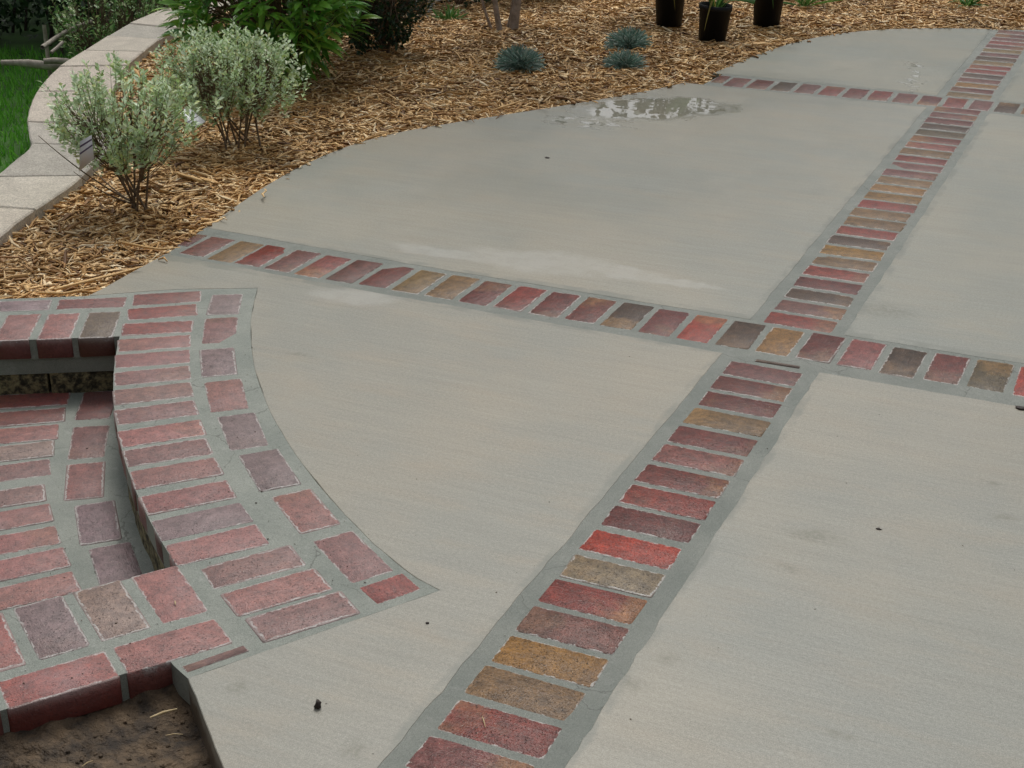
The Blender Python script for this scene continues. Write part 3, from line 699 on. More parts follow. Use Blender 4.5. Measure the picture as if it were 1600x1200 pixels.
up = np.stack([rng.normal(0, .24, n), rng.normal(0, .24, n), np.ones(n)], 1)
CV = np.array([(-.5, .25, 0), (-.5, -.25, 0), (-.5, 0, -1), (0, .5, .25), (0, -.5, .25), (0, 0, -1), (.5, .18, 0), (.5, -.18, 0), (.5, 0, -1)], float)
CF = np.array([(0, 1, 4, 3), (3, 4, 7, 6), (1, 2, 5, 4), (4, 5, 8, 7), (2, 0, 3, 5), (5, 3, 6, 8)])
ns = 260; ei = rng.integers(4, len(edge_s) - 60, ns); EX = np.array(edge_s)
nrm_ = np.stack([EX[ei + 1, 1] - EX[ei, 1], -(EX[ei + 1, 0] - EX[ei, 0])], 1); nrm_ /= np.linalg.norm(nrm_, axis=1)[:, None] + 1e-9
sp_ = EX[ei] + nrm_ * (np.abs(rng.normal(0, .022, ns)) - .012)[:, None]
X[:ns] = sp_[:, 0]; Y[:ns] = sp_[:, 1]; H[:ns] = -.004; d[:ns, 2] *= .15; L[:ns] *= .8
bend = rng.normal(0, .10, n)
rot = frames(d, up); Vt = CV[None] * np.stack([L, Wd, T], 1)[:, None, :]
Vt[:, 3:6, 1] += (bend * L)[:, None]; Vt[:, 3:6, 2] += (np.abs(rng.normal(0, .05, n)) * L)[:, None]
pos = np.stack([X, Y, H + rng.uniform(.000, .022, n) + np.abs(np.sin(pit_)) * L * .3], 1)
Vc = np.einsum('nij,nkj->nki', rot, Vt) + pos[:, None]
Fc = (CF[None] + (np.arange(n) * 9)[:, None, None]).reshape(-1, 4)
o = link('wood_chip_mulch', mesh_np('wood_chip_mulch', Vc.reshape(-1, 3), Fc), M['chips']); o['kind'] = 'stuff'; o['label'] = 'golden brown shredded bark mulch covering the planting bed'

# ================================================================== RETAINING WALL
wall = empty('retaining_wall', (-3.3, .6, -.9), 'low curving wall of pale cast stone caps along the left edge of the mulch bed', 'wall')
def seg_point(line, s):
    line = np.array(line); L = np.concatenate([[0], np.cumsum(np.hypot(*np.diff(line, axis=0).T))]); s = s * L[-1]
    return np.array([np.interp(s, L, line[:, 0]), np.interp(s, L, line[:, 1])])
def nearest_param(line, q):
    line = np.array(line); i = np.argmin(np.hypot(*(line - q).T)); L = np.concatenate([[0], np.cumsum(np.hypot(*np.diff(line, axis=0).T))]); return L[i] / L[-1]
jo = [((-2.95, -.35), (-2.56, -.36)), ((-3.02, .02), (-2.70, .06)), ((-3.12, .33), (-2.83, .47)), ((-3.33, .76), (-3.02, .87)), ((-3.58, 1.04), (-3.25, 1.16)), ((-3.93, 1.50), (-3.62, 1.68)), ((-4.20, 1.98), (-3.92, 2.13)), ((-4.34, 2.33), (-4.05, 2.45)), ((-4.48, 2.70), (-4.18, 2.75)), ((-4.60, 3.05), (-4.27, 3.06)), ((-4.70, 3.5), (-4.38, 3.45)), ((-4.76, 3.95), (-4.45, 3.95)), ((-4.77, 4.45), (-4.44, 4.45)), ((-4.74, 4.95), (-4.42, 4.95))]
po = [0] + [nearest_param(wo_, np.array(a)) for a, b in jo] + [1]; pi_ = [0] + [nearest_param(wi, np.array(b)) for a, b in jo] + [1]
tints = [(1, .97, .92), (1.02, .98, .92), (1, .98, .93), (.78, .78, .76), (.86, .85, .83), (1.0, .95, .90), (1.02, .96, .92), (1.03, .98, .93), (.98, .95, .90), (.80, .80, .78), (1, .97, .93), (1, .96, .9), (.9, .88, .85), (1, .97, .93), (1, .97, .93)]
for i in range(len(po) - 1):
    oa = [seg_point(wo_, po[i] + (po[i + 1] - po[i]) * u) for u in np.linspace(.012, .988, 7)]; ia = [seg_point(wi, pi_[i] + (pi_[i + 1] - pi_[i]) * u) for u in np.linspace(.012, .988, 7)]
    ia = [q + (r - q) / np.hypot(*(r - q)) * .004 for q, r in zip(ia, oa)]
    zt = .004 + random.uniform(-.003, .003)
    cap = link('cap_stone', slab('cap_stone', wobble(oa + ia[::-1], .04, .0025, i), zt, zt - .085, M['stone'], .006), None, wall); cap.location = (3.3, -.6, .9); cap.color = (*tints[i], 1)
    for c_ in range(5):
        ob = [q + (r - q) * .06 for q, r in zip(oa, ia)]; ib = [q + (r - q) * .90 for q, r in zip(oa, ia)]
        z1 = -.086 - c_ * .17
        bl = link('wall_block', slab('wall_block', wobble(ob + ib[::-1], .05, .006, i * 7 + c_), z1, z1 - .165, M['stone']), None, wall); bl.location = (3.3, -.6, .9); bl.color = (.75, .73, .70, 1)

# ================================================================== VEGETATION
RV = np.array([.911, .4125, 0.]); FV = np.array([-.4125, .911, 0.])
def bez(a, b, c, n):
    u = np.linspace(0, 1, n)[:, None]; return (1 - u) ** 2 * a + 2 * u * (1 - u) * b + u * u * c
def bushy(name, label, cat, base, centre, radii, nmain, ntips, leaf_len, per, mat, stem_mat, r0=.006, leaf=(LEAF_V, LEAF_F), tip_len=.10, group=None, zmin=.05, wide=1.0, leaf_parts=0, low=.15, seed=0, upb=.4, surf=.55, st_sp=.012, mfac=.25, irr=.22, vase=0.0):
    """woody shrub: stems from one base, twigs to tips spread through the crown, leaves along the twig ends"""
    rl = np.random.default_rng(100 + seed); root = empty(name, tuple(base), label, cat, group)
    mains = []
    for i in range(nmain):
        a = 2 * math.pi * (i + rl.uniform(-.3, .3)) / nmain; rr = rl.uniform(.35, .75)
        e = np.array(centre) + RV * math.cos(a) * rr * radii[0] + FV * math.sin(a) * rr * radii[1] + np.array([0, 0, rl.uniform(-.25, .1) * radii[2]])
        mid = np.array([0, 0, .0]) + (e * np.array([mfac, mfac, .55])) + rl.normal(0, .015, 3); st = rl.normal(0, st_sp, 3) * [1, 1, 0]
        mains.append(bez(st, mid, e, 9))
    J = [Join() for _ in mains]
    for k_, mn in enumerate(mains):
        V, F = tube(mn, np.linspace(r0, r0 * .5, 9), 6); J[k_].add(V, F)
    tips = []
    while len(tips) < ntips:
        v = rl.normal(0, 1, 3); v /= np.linalg.norm(v); rad = rl.random() ** (1 / 3) if rl.random() > surf else rl.uniform(.82, 1.05)
        bumpy = 1 + irr * mnoise.noise(Vector(v * 2.2) + Vector((seed * 3.1, 0, 0)))
        q = np.array(centre) + (RV * v[0] * radii[0] + FV * v[1] * radii[1] + np.array([0, 0, v[2] * radii[2]])) * rad * bumpy
        if q[2] < zmin or q[2] < zmin + vase * (math.hypot(q[0], q[1]) - .06): continue
        tips.append(q)
    LP = []; LD = []
    for q in tips:
        dm = [np.min(np.linalg.norm(mn[3:] - q, axis=1)) for mn in mains]; k_ = int(np.argmin(dm)); mn = mains[k_]
        i = int(rl.integers(3, 8)); s = mn[i]
        ctrl = s * .45 + q * .55 + np.array([0, 0, -.18 * np.linalg.norm(q - s)]) + rl.normal(0, .01, 3)
        path = bez(s, ctrl, q, 6); V, F = tube(path, np.linspace(r0 * .38, r0 * .14, 6), 4); J[k_].add(V, F)
        d = path[-1] - path[-2]; d /= np.linalg.norm(d) + 1e-9; d = d * (1 - upb) + np.array([0, 0, upb]); d /= np.linalg.norm(d)
        nl = max(3, int(per * rl.uniform(.7, 1.3)))
        for t_ in np.linspace(0, 1, nl):
            pt = q - d * tip_len * (1 - t_) if t_ < 1 else q
            a = rl.uniform(0, 2 * np.pi); side = np.cross(d, [math.cos(a), math.sin(a), .2]); side /= np.linalg.norm(side) + 1e-9
            LP.append(pt + side * .002); LD.append(side * wide + d * (.45 + .5 * t_))
    for k_ in range(nmain): link('stem', J[k_].mesh('stem'), stem_mat, root)
    LP = np.array(LP); LD = np.array(LD); n = len(LP); LD /= np.linalg.norm(LD, axis=1)[:, None]
    sz = leaf_len * rl.uniform(.65, 1.2, n); rot = frames(LD, np.tile([0, 0, 1.], (n, 1)) + rl.normal(0, .35, (n, 3)))
    order = np.arange(n)
    if leaf_parts:
        world = LP + np.array(base); dd = np.linalg.norm(world - CAM_C, axis=1) - world[:, 2] * .3; order = np.argsort(dd)
        near = order[:leaf_parts]; rest = order[leaf_parts:]
        vs = []
        for s_ in range(4):
            V, F = long_leaf(5, .23 + .02 * s_, .18 + .1 * s_); me = mesh_np('leaf', V, F, True); me.materials.append(mat); vs.append(me)
        for i in near:
            o = bpy.data.objects.new('leaf', vs[int(i) % 4]); COL.objects.link(o); o.parent = root
            mt = np.eye(4); mt[:3, :3] = rot[i] * sz[i]; mt[:3, 3] = LP[i]; o.matrix_local = Matrix(mt.tolist())
    else: rest = order
    V, F = scatter(leaf[0], leaf[1], LP[rest], rot[rest], np.repeat(sz[rest][:, None], 3, 1))
    f = link('foliage', mesh_np('foliage', V, F, False), mat, root)
    if leaf_parts: f['kind'] = 'stuff'
    return root
bA = P(215, 328, -.03); bB = P(375, 228, -.03)
bushy('silver_shrub', 'nearer silver-leaved shrub with bare vase-shaped stems, in front of the pale stone wall', 'shrub', bA, RV * -.035 + [0, 0, .36], (.275, .21, .175), 9, 265, .024, 16, M['silver'], M['stem'], .0045, tip_len=.085, group='silver-leaved shrubs in the mulch', zmin=.11, seed=1, upb=.55, st_sp=.015, mfac=.5, irr=.6, vase=.85)
bushy('silver_shrub', 'wider silver-leaved shrub farther back, touching the glossy green shrub', 'shrub', bB, RV * -.02 + [0, 0, .33], (.285, .24, .165), 13, 400, .022, 16, M['silver'], M['stem'], .0042, tip_len=.08, group='silver-leaved shrubs in the mulch', zmin=.10, seed=2, upb=.55, st_sp=.035, mfac=.6, irr=.5, vase=.5)
# bare arching twigs low on the left of the nearer shrub belong to it
shA = [o for o in COL.objects if o.name.startswith('silver_shrub')][0]
Jt = Join()
for (e, cz, k_) in [(((60, 212), .26), .02, 0), (((128, 245), .10), .03, 1), (((115, 268), .12), .05, 2)]:
    (px, py), z = e; q = P(px, py, z) - bA; V, F = tube(bez(np.zeros(3) + [0, 0, .02], q * .5 + [0, 0, -.03], q, 10), np.linspace(.004, .0012, 10), 5); Jt.add(V, F)
link('stem', Jt.mesh('stem'), M['stem'], shA)
lb = P(462, 132, -.04); ll = long_leaf(5, .24, .3)
bushy('glossy_shrub', 'large shrub with long glossy green leaves behind the silver shrubs', 'shrub', lb, RV * -.11 + [0, 0, .50], (.45, .42, .46), 9, 270, .105, 13, M['laurel'], M['stem'], .010, leaf=ll, tip_len=.10, zmin=.07, wide=1.0, leaf_parts=290, seed=3, upb=.45, surf=.7)
db = P(600, 82, -.04)
bushy('evergreen_shrub', 'dark small-leaved evergreen shrub right behind the glossy green shrub', 'shrub', db, np.array([0, 0, .40]) + RV * -.03, (.28, .35, .42), 7, 420, .030, 18, M['darkleaf'], M['stem'], .009, tip_len=.12, zmin=.02, seed=4)
for i, (px, py, rx, lab, s) in enumerate([(715, 22, .42, 'dark low shrub left of the pale many-stemmed tree', 5), (850, 6, .25, 'dark low shrub just right of the pale many-stemmed tree', 6)]):
    q = P(px, py, -.04); bushy('evergreen_shrub', lab, 'shrub', q + FV * .3, np.array([0, 0, .22]), (rx, .3, .24), 6, 190, .03, 15, M['darkleaf'], M['stem'], .007, tip_len=.1, zmin=0.0, seed=s)
# spreading shrub on the far side of the wall
q = P(225, 45, -.02)
sp = np.array([-5.25, 3.75, -.9])
bushy('spreading_shrub', 'leafy green shrub with pale leaves spilling up beyond the stone wall', 'shrub', sp, np.array([0.0, .1, .75]), (.45, .75, .40), 9, 420, .032, 16, M['cotone'], M['stem'], .011, tip_len=.14, zmin=.1, seed=7)
bushy('spreading_shrub', 'second leafy shrub beyond the far end of the stone wall, at the top edge', 'shrub', (-5.35, 5.1, -.9), np.array([.0, 0, .85]), (.7, .8, .5), 9, 420, .034, 15, M['cotone'], M['stem'], .011, tip_len=.14, zmin=.1, seed=8)

# blue grass tufts
def tuft(name, label, cat, base, nb, L, spread, width, mat, group=None, seed=0, zdrop=.5):
    rl = np.random.default_rng(seed); V, F = long_leaf(4, width, zdrop, .0)
    a = rl.uniform(0, 2 * np.pi, nb); el_ = rl.uniform(.30, 1.5, nb) if zdrop > .4 else rl.uniform(.25, 1.45, nb); d = np.stack([np.cos(a) * np.cos(el_), np.sin(a) * np.cos(el_), np.sin(el_)], 1)
    pos = np.stack([np.cos(a), np.sin(a), np.zeros(nb)], 1) * (rl.random(nb)[:, None] * spread)
    sz = L * rl.uniform(.6, 1.15, nb); VV, FF = scatter(V, F, pos, frames(d, rl.normal(0, 1, (nb, 3)) * .6 + [0, 0, 1]), np.repeat(sz[:, None], 3, 1) * rl.uniform(.9, 1.1))
    o = link(name, mesh_np(name, VV, FF), mat, None, tuple(base)); thing(o, label, cat, group); return o
G = 'blue grass tufts in the mulch'
tuft('fescue_tuft', 'blue-green grass tuft left of the other two, right of the pale tree stems', 'ornamental grass', P(812, 106, -.035), 1300, .098, .035, .018, M['fescue'], G, 1)
tuft('fescue_tuft', 'farther of the two blue-green grass tufts standing one behind the other', 'ornamental grass', P(982, 76, -.035), 1200, .098, .035, .018, M['fescue'], G, 2)
tuft('fescue_tuft', 'nearer of the two blue-green grass tufts standing one behind the other', 'ornamental grass', P(975, 107, -.035), 1000, .085, .035, .018, M['fescue'], G, 3)
tuft('strap_plant', 'small green leafy plant at the top edge near the far end of the long band', 'plant', P(1512, 9, -.035), 40, .10, .03, .14, M['strap'], None, 5)
tuft('strap_plant', 'pale green leafy clump at the top edge right of the black pots', 'plant', P(1256, 9, -.035), 26, .22, .03, .07, M['strap'], None, 6, .3)
tuft('weed', 'thin green weed between the dark shrubs and the mulch at the top', 'plant', P(700, 30, -.03), 60, .08, .06, .12, M['strap'], None, 9)

# nursery pots with strap leaves
def pot_mesh(r1, r0, h):
    n = 28; prof = [(r0 * .2, 0.002), (r0, 0), (r1 * .95, h * .86), (r1, h * .865), (r1, h), (r1 * .955, h), (r1 * .93, h * .86), (r1 * .9, h * .80)]
    V = []; F = []
    for r_, z in prof:
        for i in range(n): a = 2 * math.pi * i / n; V.append((r_ * math.cos(a), r_ * math.sin(a), z))
    for k_ in range(len(prof) - 1):
        for i in range(n): j_ = (i + 1) % n; F.append((k_ * n + i, k_ * n + j_, (k_ + 1) * n + j_, (k_ + 1) * n + i))
    return mesh_np('pot', V, np.array(F), True)
pot0 = pot_mesh(.092, .074, .20); V = [(0, 0, .16)] + [(.084 * math.cos(2 * math.pi * i / 20), .084 * math.sin(2 * math.pi * i / 20), .158) for i in range(20)]
soil0 = mesh_np('potting_soil', V, np.array([(0, i + 1, (i + 1) % 20 + 1) for i in range(20)]))
leafm = []
for s_ in range(4):
    V, F = long_leaf(9, .05, .35 + .22 * s_, .01); me = mesh_np('leaf', V, F, True); me.materials.append(M['strap']); leafm.append(me)
pot_defs = [((1045, 39), 'leftmost of the three black nursery pots, with a yellow leaf hanging down its side', 0.0), ((1112, 64), 'middle and nearest of the three black nursery pots, leaning slightly', .06), ((1197, 41), 'rightmost of the three black nursery pots', .02)]
for i, ((px, py), lab, lean) in enumerate(pot_defs):
    b = P(px, py, -.035); root = empty('potted_plant', tuple(b), lab, 'potted plant', 'black nursery pots on the mulch')
    root.rotation_euler = Vector(RV).cross(Vector((0, 0, 1))).normalized() and (0, 0, i * 1.3)
    root.rotation_euler = (FV[0] * lean, FV[1] * lean, 0)
    link('pot', pot0, M['pot'], root); link('potting_soil', soil0, M['bark_soil'], root)
    for k_ in range(34):
        a = random.uniform(0, 2 * math.pi); r_ = random.uniform(0, .03)
        o = bpy.data.objects.new('leaf', leafm[k_ % 4]); COL.objects.link(o); o.parent = root
        o.location = (r_ * math.cos(a), r_ * math.sin(a), .155); sc = random.uniform(.20, .36); o.scale = (sc, sc, sc)
        o.rotation_euler = (0, -random.uniform(1.2, 1.52), a)
    # leaf hanging down the front
    sd_ = {0: [(-.01, .10)], 1: [(-.05, .13)], 2: [(-.02, .08)]}[i]
    for (sx_, dz) in sd_:
        p0 = np.array([0, 0, .17]); fr = -FV * .1 + RV * (sx_ * .8); path = bez(p0, fr * .9 + [0, 0, .33], fr * 1.06 + RV * (-.02 if i == 1 else .03) + [0, 0, .2 - dz], 12)
        d = np.gradient(path, axis=0); d /= np.linalg.norm(d, axis=1)[:, None]; w = .0055 * np.sin(np.linspace(.5, 3.05, 12))
        side = np.cross(d, FV); side /= np.linalg.norm(side, axis=1)[:, None] + 1e-9
        V = np.concatenate([path + side * w[:, None], path - FV * .001, path - side * w[:, None]]); F = [(k2, k2 + 1, k2 + 13, k2 + 12) for k2 in range(11)] + [(k2 + 12, k2 + 13, k2 + 25, k2 + 24) for k2 in range(11)]
        o = link('leaf', mesh_np('leaf', V, np.array(F), True), M['yellow'] if i < 2 else M['strap'], root); o['label'] = 'yellowed leaf hanging over the rim' if i < 2 else 'leaf hanging over the rim'

# pale many-stemmed tree
tb = P(796, 50, -.04); tree = empty('crape_tree', tuple(tb), 'pale-barked small tree with several slender stems rising out of the top edge', 'tree')
def atpx(px, py, depth_extra, base):   # point on the vertical plane through the base facing the camera
    d = CAM_R.T @ np.array([(px - 800) / FPX, (py - 600) / FPX, 1.0]); nrm = FV; s = ((base + FV * depth_extra - CAM_C) @ nrm) / (d @ nrm); return CAM_C + d * s
for (x0, y0, x1, y1, r0, r1, de) in [(801, 50, 809, -2, .030, .024, .02), (783, 50, 773, -2, .019, .016, -.02), (790, 46, 801, 5, .010, .008, .05), (772, 46, 753, 0, .009, .007, 0)]:
    a = atpx(x0, y0, de, tb) - tb; b = atpx(x1, y1, de, tb) - tb; a[2] = -.02; d = b - a; d /= np.linalg.norm(d)
    top = b + (d * .6 + np.array([0, 0, .8])) * (1.3 if r0 > .015 else .9)
    path = np.concatenate([bez(a, (a + b) / 2 + rng.normal(0, .008, 3), b, 6)[:-1], bez(b, b + d * .6, top, 8)])
    V, F = tube(path, np.linspace(r0, r1 * .5, len(path)), 9); Jt = Join(); Jt.add(V, F)
    for k_ in range(7):
        s = path[random.randint(7, len(path) - 1)]; e = s + np.array([random.uniform(-.8, .8), random.uniform(-.8, .8), random.uniform(.3, 1.1)])
        V, F = tube(bez(s, (s + e) / 2 + [0, 0, .15], e, 6), np.linspace(.010, .003, 6), 5); Jt.add(V, F)
    link('trunk', Jt.mesh('trunk'), M['trunk'], tree)
def leaf_cloud(centres, n, sig, size, flat=.8):
    c = centres[rng.integers(0, len(centres), n)]; pos = c + rng.normal(0, 1, (n, 3)) * np.array([sig, sig, sig * flat])
    d = jitter_dirs(np.tile([0, 0, .1], (n, 1)), 1.0); sz = size * rng.uniform(.6, 1.3, n)
    return scatter(LEAF_V, LEAF_F, pos, frames(d, rng.normal(0, 1, (n, 3)) + [0, 0, 1]), np.stack([sz, sz, sz], 1))
cen = np.array([[random.gauss(0, .75), random.gauss(0, .75), random.uniform(1.3, 3.0)] for _ in range(46)])
V, F = leaf_cloud(cen, 5200, .17, .06); link('crown', mesh_np('crown', V, F), M['treeleaf'], tree)

# trees beyond the bed: they darken the slab's reflection and let sky through their gaps
def big_tree(loc, h, r, low, label, nl=5200, seed=0, leaf_sz=.16, ncl=60, mat='treeleaf', tr=.13):
    random.seed(seed); root = empty('shade_tree', loc, label, 'tree', 'trees beyond the garden bed')
    Jt = Join(); path = bez(np.zeros(3), np.array([random.uniform(-.2, .2), random.uniform(-.2, .2), h * .5]), np.array([random.uniform(-.3, .3), 0, h * .92]), 12)
    V, F = tube(path, np.linspace(tr, tr * .2, 12), 9); Jt.add(V, F); cen = []
    for k_ in range(ncl):
        a = random.uniform(0, 2 * math.pi); u = random.uniform(0, 1); z = low + (h - low) * u; rr = r * math.sqrt(max(0.05, 1 - (1.75 * u - .75) ** 2 if u > .43 else .55 + u)) * random.uniform(.35, 1)
        c = np.array([rr * math.cos(a), rr * math.sin(a), z]); cen.append(c)
        if k_ % 3 == 0:
            s = path[min(11, max(2, int(12 * (z - .25 * rr) / h)))]; V, F = tube(bez(s, (s + c) / 2 + [0, 0, .2], c, 6), np.linspace(tr * .35, .01, 6), 5); Jt.add(V, F)
    link('trunk', Jt.mesh('trunk'), M['dark_trunk'], root)
    V, F = leaf_cloud(np.array(cen), nl, r * .16, leaf_sz, .7); link('crown', mesh_np('crown', V, F), M[mat], root)
    return root
big_tree((-9.4, 7.6, -.9), 5.5, 2.6, .5, 'dark leafy tree at the top left corner, left of its neighbour', 9000, 31, .15, 90, 'darkleaf', .07)
big_tree((-8.1, 9.4, -.9), 6.0, 2.6, .6, 'dark leafy tree behind the shrub beyond the stone wall', 9000, 32, .15, 90, 'darkleaf', .08)
big_tree((-11.0, 4.6, -.9), 6.0, 2.8, .7, 'dark leafy tree standing out of view to the left of the lawn', 7000, 33, .16, 80, 'treeleaf', .12)
bt = [(-6.0, 11.5, 5.0, 2.6, .4), (-2.4, 12.0, 4.4, 2.4, .3), (.6, 12.8, 5.0, 2.6, .4), (3.6, 12.2, 4.5, 2.5, .3), (6.8, 11.4, 5.0, 2.7, .4), (9.6, 8.8, 4.8, 2.7, .4)]  # row out of view, added for the slab's reflections and shading
for i, (x, y, h, r, lo) in enumerate(bt):
    big_tree((x, y, -.16), h, r, lo, nl=3600, ncl=46, label= 'added unseen leafy tree for the slab reflections, in a row beyond the mulch, ' + ['leftmost', 'second from the left', 'third from the left', 'third from the right', 'second from the right', 'rightmost'][i], seed=40 + i, leaf_sz=.17)
# unseen wall and roof, added behind the viewer to block the low sky
hw = empty('sky_blocker', (0, -8.2, -.16), 'added unseen brown wall with a low roof edge behind the viewer, blocking low sky', 'sky_blocker')
link('wall', mesh_np('wall', [(x, y, z) for z in (0, 3.4) for x, y in ((-11, 0), (9, 0), (9, -.3), (-11, -.3))], [np.array([(0, 1, 5, 4), (1, 2, 6, 5), (2, 3, 7, 6), (3, 0, 4, 7), (4, 5, 6, 7)])]), M['sky_blocker'], hw)
link('roof', mesh_np('roof', [(-11.5, .6, 3.2), (9.5, .6, 3.2), (9.5, -4.5, 5.4), (-11.5, -4.5, 5.4), (-11.5, .6, 3.02), (9.5, .6, 3.02), (9.5, -4.5, 5.2), (-11.5, -4.5, 5.2)], [np.array([(0, 1, 2, 3), (7, 6, 5, 4), (0, 4, 5, 1), (1, 5, 6, 2), (2, 6, 7, 3), (3, 7, 4, 0)])]), M['dark_trunk'], hw)
# low dark thicket beyond the wall on the left
random.seed(99)
for i, (x, y, lab) in enumerate([(-7.4, 6.4, 'dark thicket in deep shade left of the spreading shrub'), (-8.6, 5.6, 'dark thicket at the left edge above the lawn'), (-7.9, 7.9, 'dark thicket in shade at the top left')]):
    root = empty('thicket', (x, y, -.9), lab, 'shrub', 'dark thickets beyond the lawn')
    cen = np.array([[random.gauss(0, .55), random.gauss(0, .5), random.uniform(.1, 1.0)] for _ in range(40)])
    V, F = leaf_cloud(cen, 3600, .14, .07); link('foliage', mesh_np('foliage', V, F), M['darkleaf'], root)
    Jt = Join()
    for k_ in range(16):
        a = np.array([random.gauss(0, .4), random.gauss(0, .35), 0]); b = a + [random.gauss(0, .15), random.gauss(0, .15), random.uniform(.7, 1.5)]
        V, F = tube(bez(a, (a + b) / 2 + rng.normal(0, .05, 3), b, 6), np.linspace(.014, .005, 6), 5); Jt.add(V, F)
    link('stem', Jt.mesh('stem'), M['dark_trunk'], root)
# lawn blades where the lawn shows
n = 26000; X = rng.uniform(-8.2, -3.6, n); Y = rng.uniform(.2, 6.0, n); k = ~inside(X, Y, wall_poly) & (X < -3.2 - .42 * (Y - .3) - .2) & (Y < 5.6 + 0 * X); X, Y = X[k], Y[k]; n = len(X)
bl = np.array([(0, .5, 0), (0, -.5, 0), (.6, 0, .0), (1, 0, 0.0)]); BV = np.array([(0, .05, 0), (0, -.05, 0), (.55, -.035, 0), (.55, .035, 0), (1, 0, .0), (1, 0.002, .0)]); BF = np.array([(0, 1, 2, 3), (3, 2, 4, 5)])
d = np.stack([rng.normal(0, .35, n), rng.normal(0, .35, n), np.ones(n)], 1); sz = rng.uniform(.04, .085, n)
V, F = scatter(BV * [1, 1.6, 1], BF, np.stack([X, Y, np.full(n, -.9)], 1), frames(d, rng.normal(0, 1, (n, 3))), np.repeat(sz[:, None], 3, 1))
o = link('lawn_grass', mesh_np('lawn_grass', V, F), M['grass']); o['kind'] = 'stuff'; o['label'] = 'short green lawn grass beyond the stone wall'

# ---------------- sticks, rail, tags and small litter
def stick(name, label, cat, pts, r, mat, sides=7, group=None):
    c = np.mean(pts, axis=0); V, F = tube(np.array(pts) - c, r, sides); cap0 = np.arange(sides)
    o = link(name, mesh_np(name, V, F, True), mat, None, tuple(c)); thing(o, label, cat, group); return o
rl_ = [P(x, y, -.42) for x, y in [(2, 98), (25, 98), (45, 99), (70, 102), (100, 104), (118, 102)]]
fence = empty('log_rail', tuple(P(54, 100, -.9)), 'weathered log rail on a short grey post beyond the lawn', 'rail')
fb = np.array(fence.location)
V, F = tube(np.array(rl_) - fb, [.018, .020, .026, .028, .026, .022], 8); link('rail', mesh_np('rail', V, F, True), M['weathered'], fence)
pp = np.array(rl_[3]); V, F = tube(np.array([(pp[0] - .02, pp[1] + .06, -.9), (pp[0] - .02, pp[1] + .06, -.18)]) - fb, [.014, .012], 8); link('post', mesh_np('post', V, F, True), M['weathered'], fence)
stick('log', 'short brown log lying on top of the weathered rail', 'log', [P(x, y, -.37) for x, y in [(68, 96), (85, 95), (104, 96), (116, 98)]], [.018, .021, .020, .016], M['weathered'])
for i, (pts, r, lab) in enumerate([([(66, 74), (95, 54), (120, 42), (144, 34)], .014, 'longest bare grey stick slanting out of the shrub beyond the wall'),
                                   ([(112, 52), (130, 44), (146, 38)], .010, 'short bare grey stick just below the longest one'),
                                   ([(95, 22), (110, 24), (124, 23)], .008, 'uppermost short grey stick beyond the wall'),
                                   ([(100, 40), (112, 40), (124, 35)], .008, 'bent grey stick between the longest and the uppermost one'),
                                   ([(80, 82), (90, 74), (98, 66)], .010, 'reddish broken stick end below the longest grey stick')]):
    stick('dead_stick', lab, 'stick', [P(x, y, -.18 + .02 * k2) for k2, (x, y) in enumerate(pts)], r, M['weathered'], 6, 'bare sticks beyond the wall')
def tagq(name, label, corners, base, de, mat, lev=None):
    q = [atpx(x, y, de, base) for x, y in corners] if lev is None else [P(x, y, z_) for (x, y), z_ in zip(corners, lev)]; c = np.mean(q, axis=0); nn = np.cross(q[1] - q[0], q[3] - q[0]); nn /= np.linalg.norm(nn)
    V = [p_ - c + nn * .0006 for p_ in q] + [p_ - c - nn * .0006 for p_ in q]
    F = [(0, 1, 2, 3), (7, 6, 5, 4)] + [(i, i + 4, (i + 1) % 4 + 4, (i + 1) % 4) for i in range(4)]
    return link(name, mesh_np(name, V, np.array(F)), mat, None, tuple(c)), c, q, nn
tg, _, _, _ = tagq('plant_tag', '', [(277, 174), (295, 168), (321, 190), (302, 202)], bA, -.10, M['tag'], (.20, .20, .15, .15)); thing(tg, 'bright white plant tag hanging between the two silver shrubs', 'tag')
root = empty('plant_tag', (0, 0, 0)); tg2, c2_, q2, nn2 = tagq('card', '', [(125, 221), (143, 211), (147, 248), (124, 268)], bA, -.2, M['tag_grey']); root.location = tuple(c2_); tg2.location = (0, 0, 0); tg2.parent = root
thing(root, 'grey plant tag with two dark stripes hanging low left of the nearer silver shrub', 'tag')
for f0 in (.14, .38):
    e = [q2[0] + (q2[3] - q2[0]) * f0, q2[1] + (q2[2] - q2[1]) * f0, q2[1] + (q2[2] - q2[1]) * (f0 + .07), q2[0] + (q2[3] - q2[0]) * (f0 + .07)]
    s_ = 1 if nn2 @ (CAM_C - c2_) > 0 else -1
    V = [p_ - c2_ + nn2 * .0012 * s_ for p_ in e]; link('printed_stripe', mesh_np('printed_stripe', V, np.array([(0, 1, 2, 3)])), M['print'], root)
# ties of the tags
def tie(a, b, par):
    V, F = tube(np.array([a, (np.array(a) + b) / 2 + [0, 0, -.004], b]) - np.array(par.location), .0012, 4); link('tie', mesh_np('tie', V, F, True), M['stem'], par)
tie(P(279, 175, .20), P(268, 170, .21), tg); tie(atpx(134, 215, -.08, bA), atpx(130, 195, -.03, bA), root)

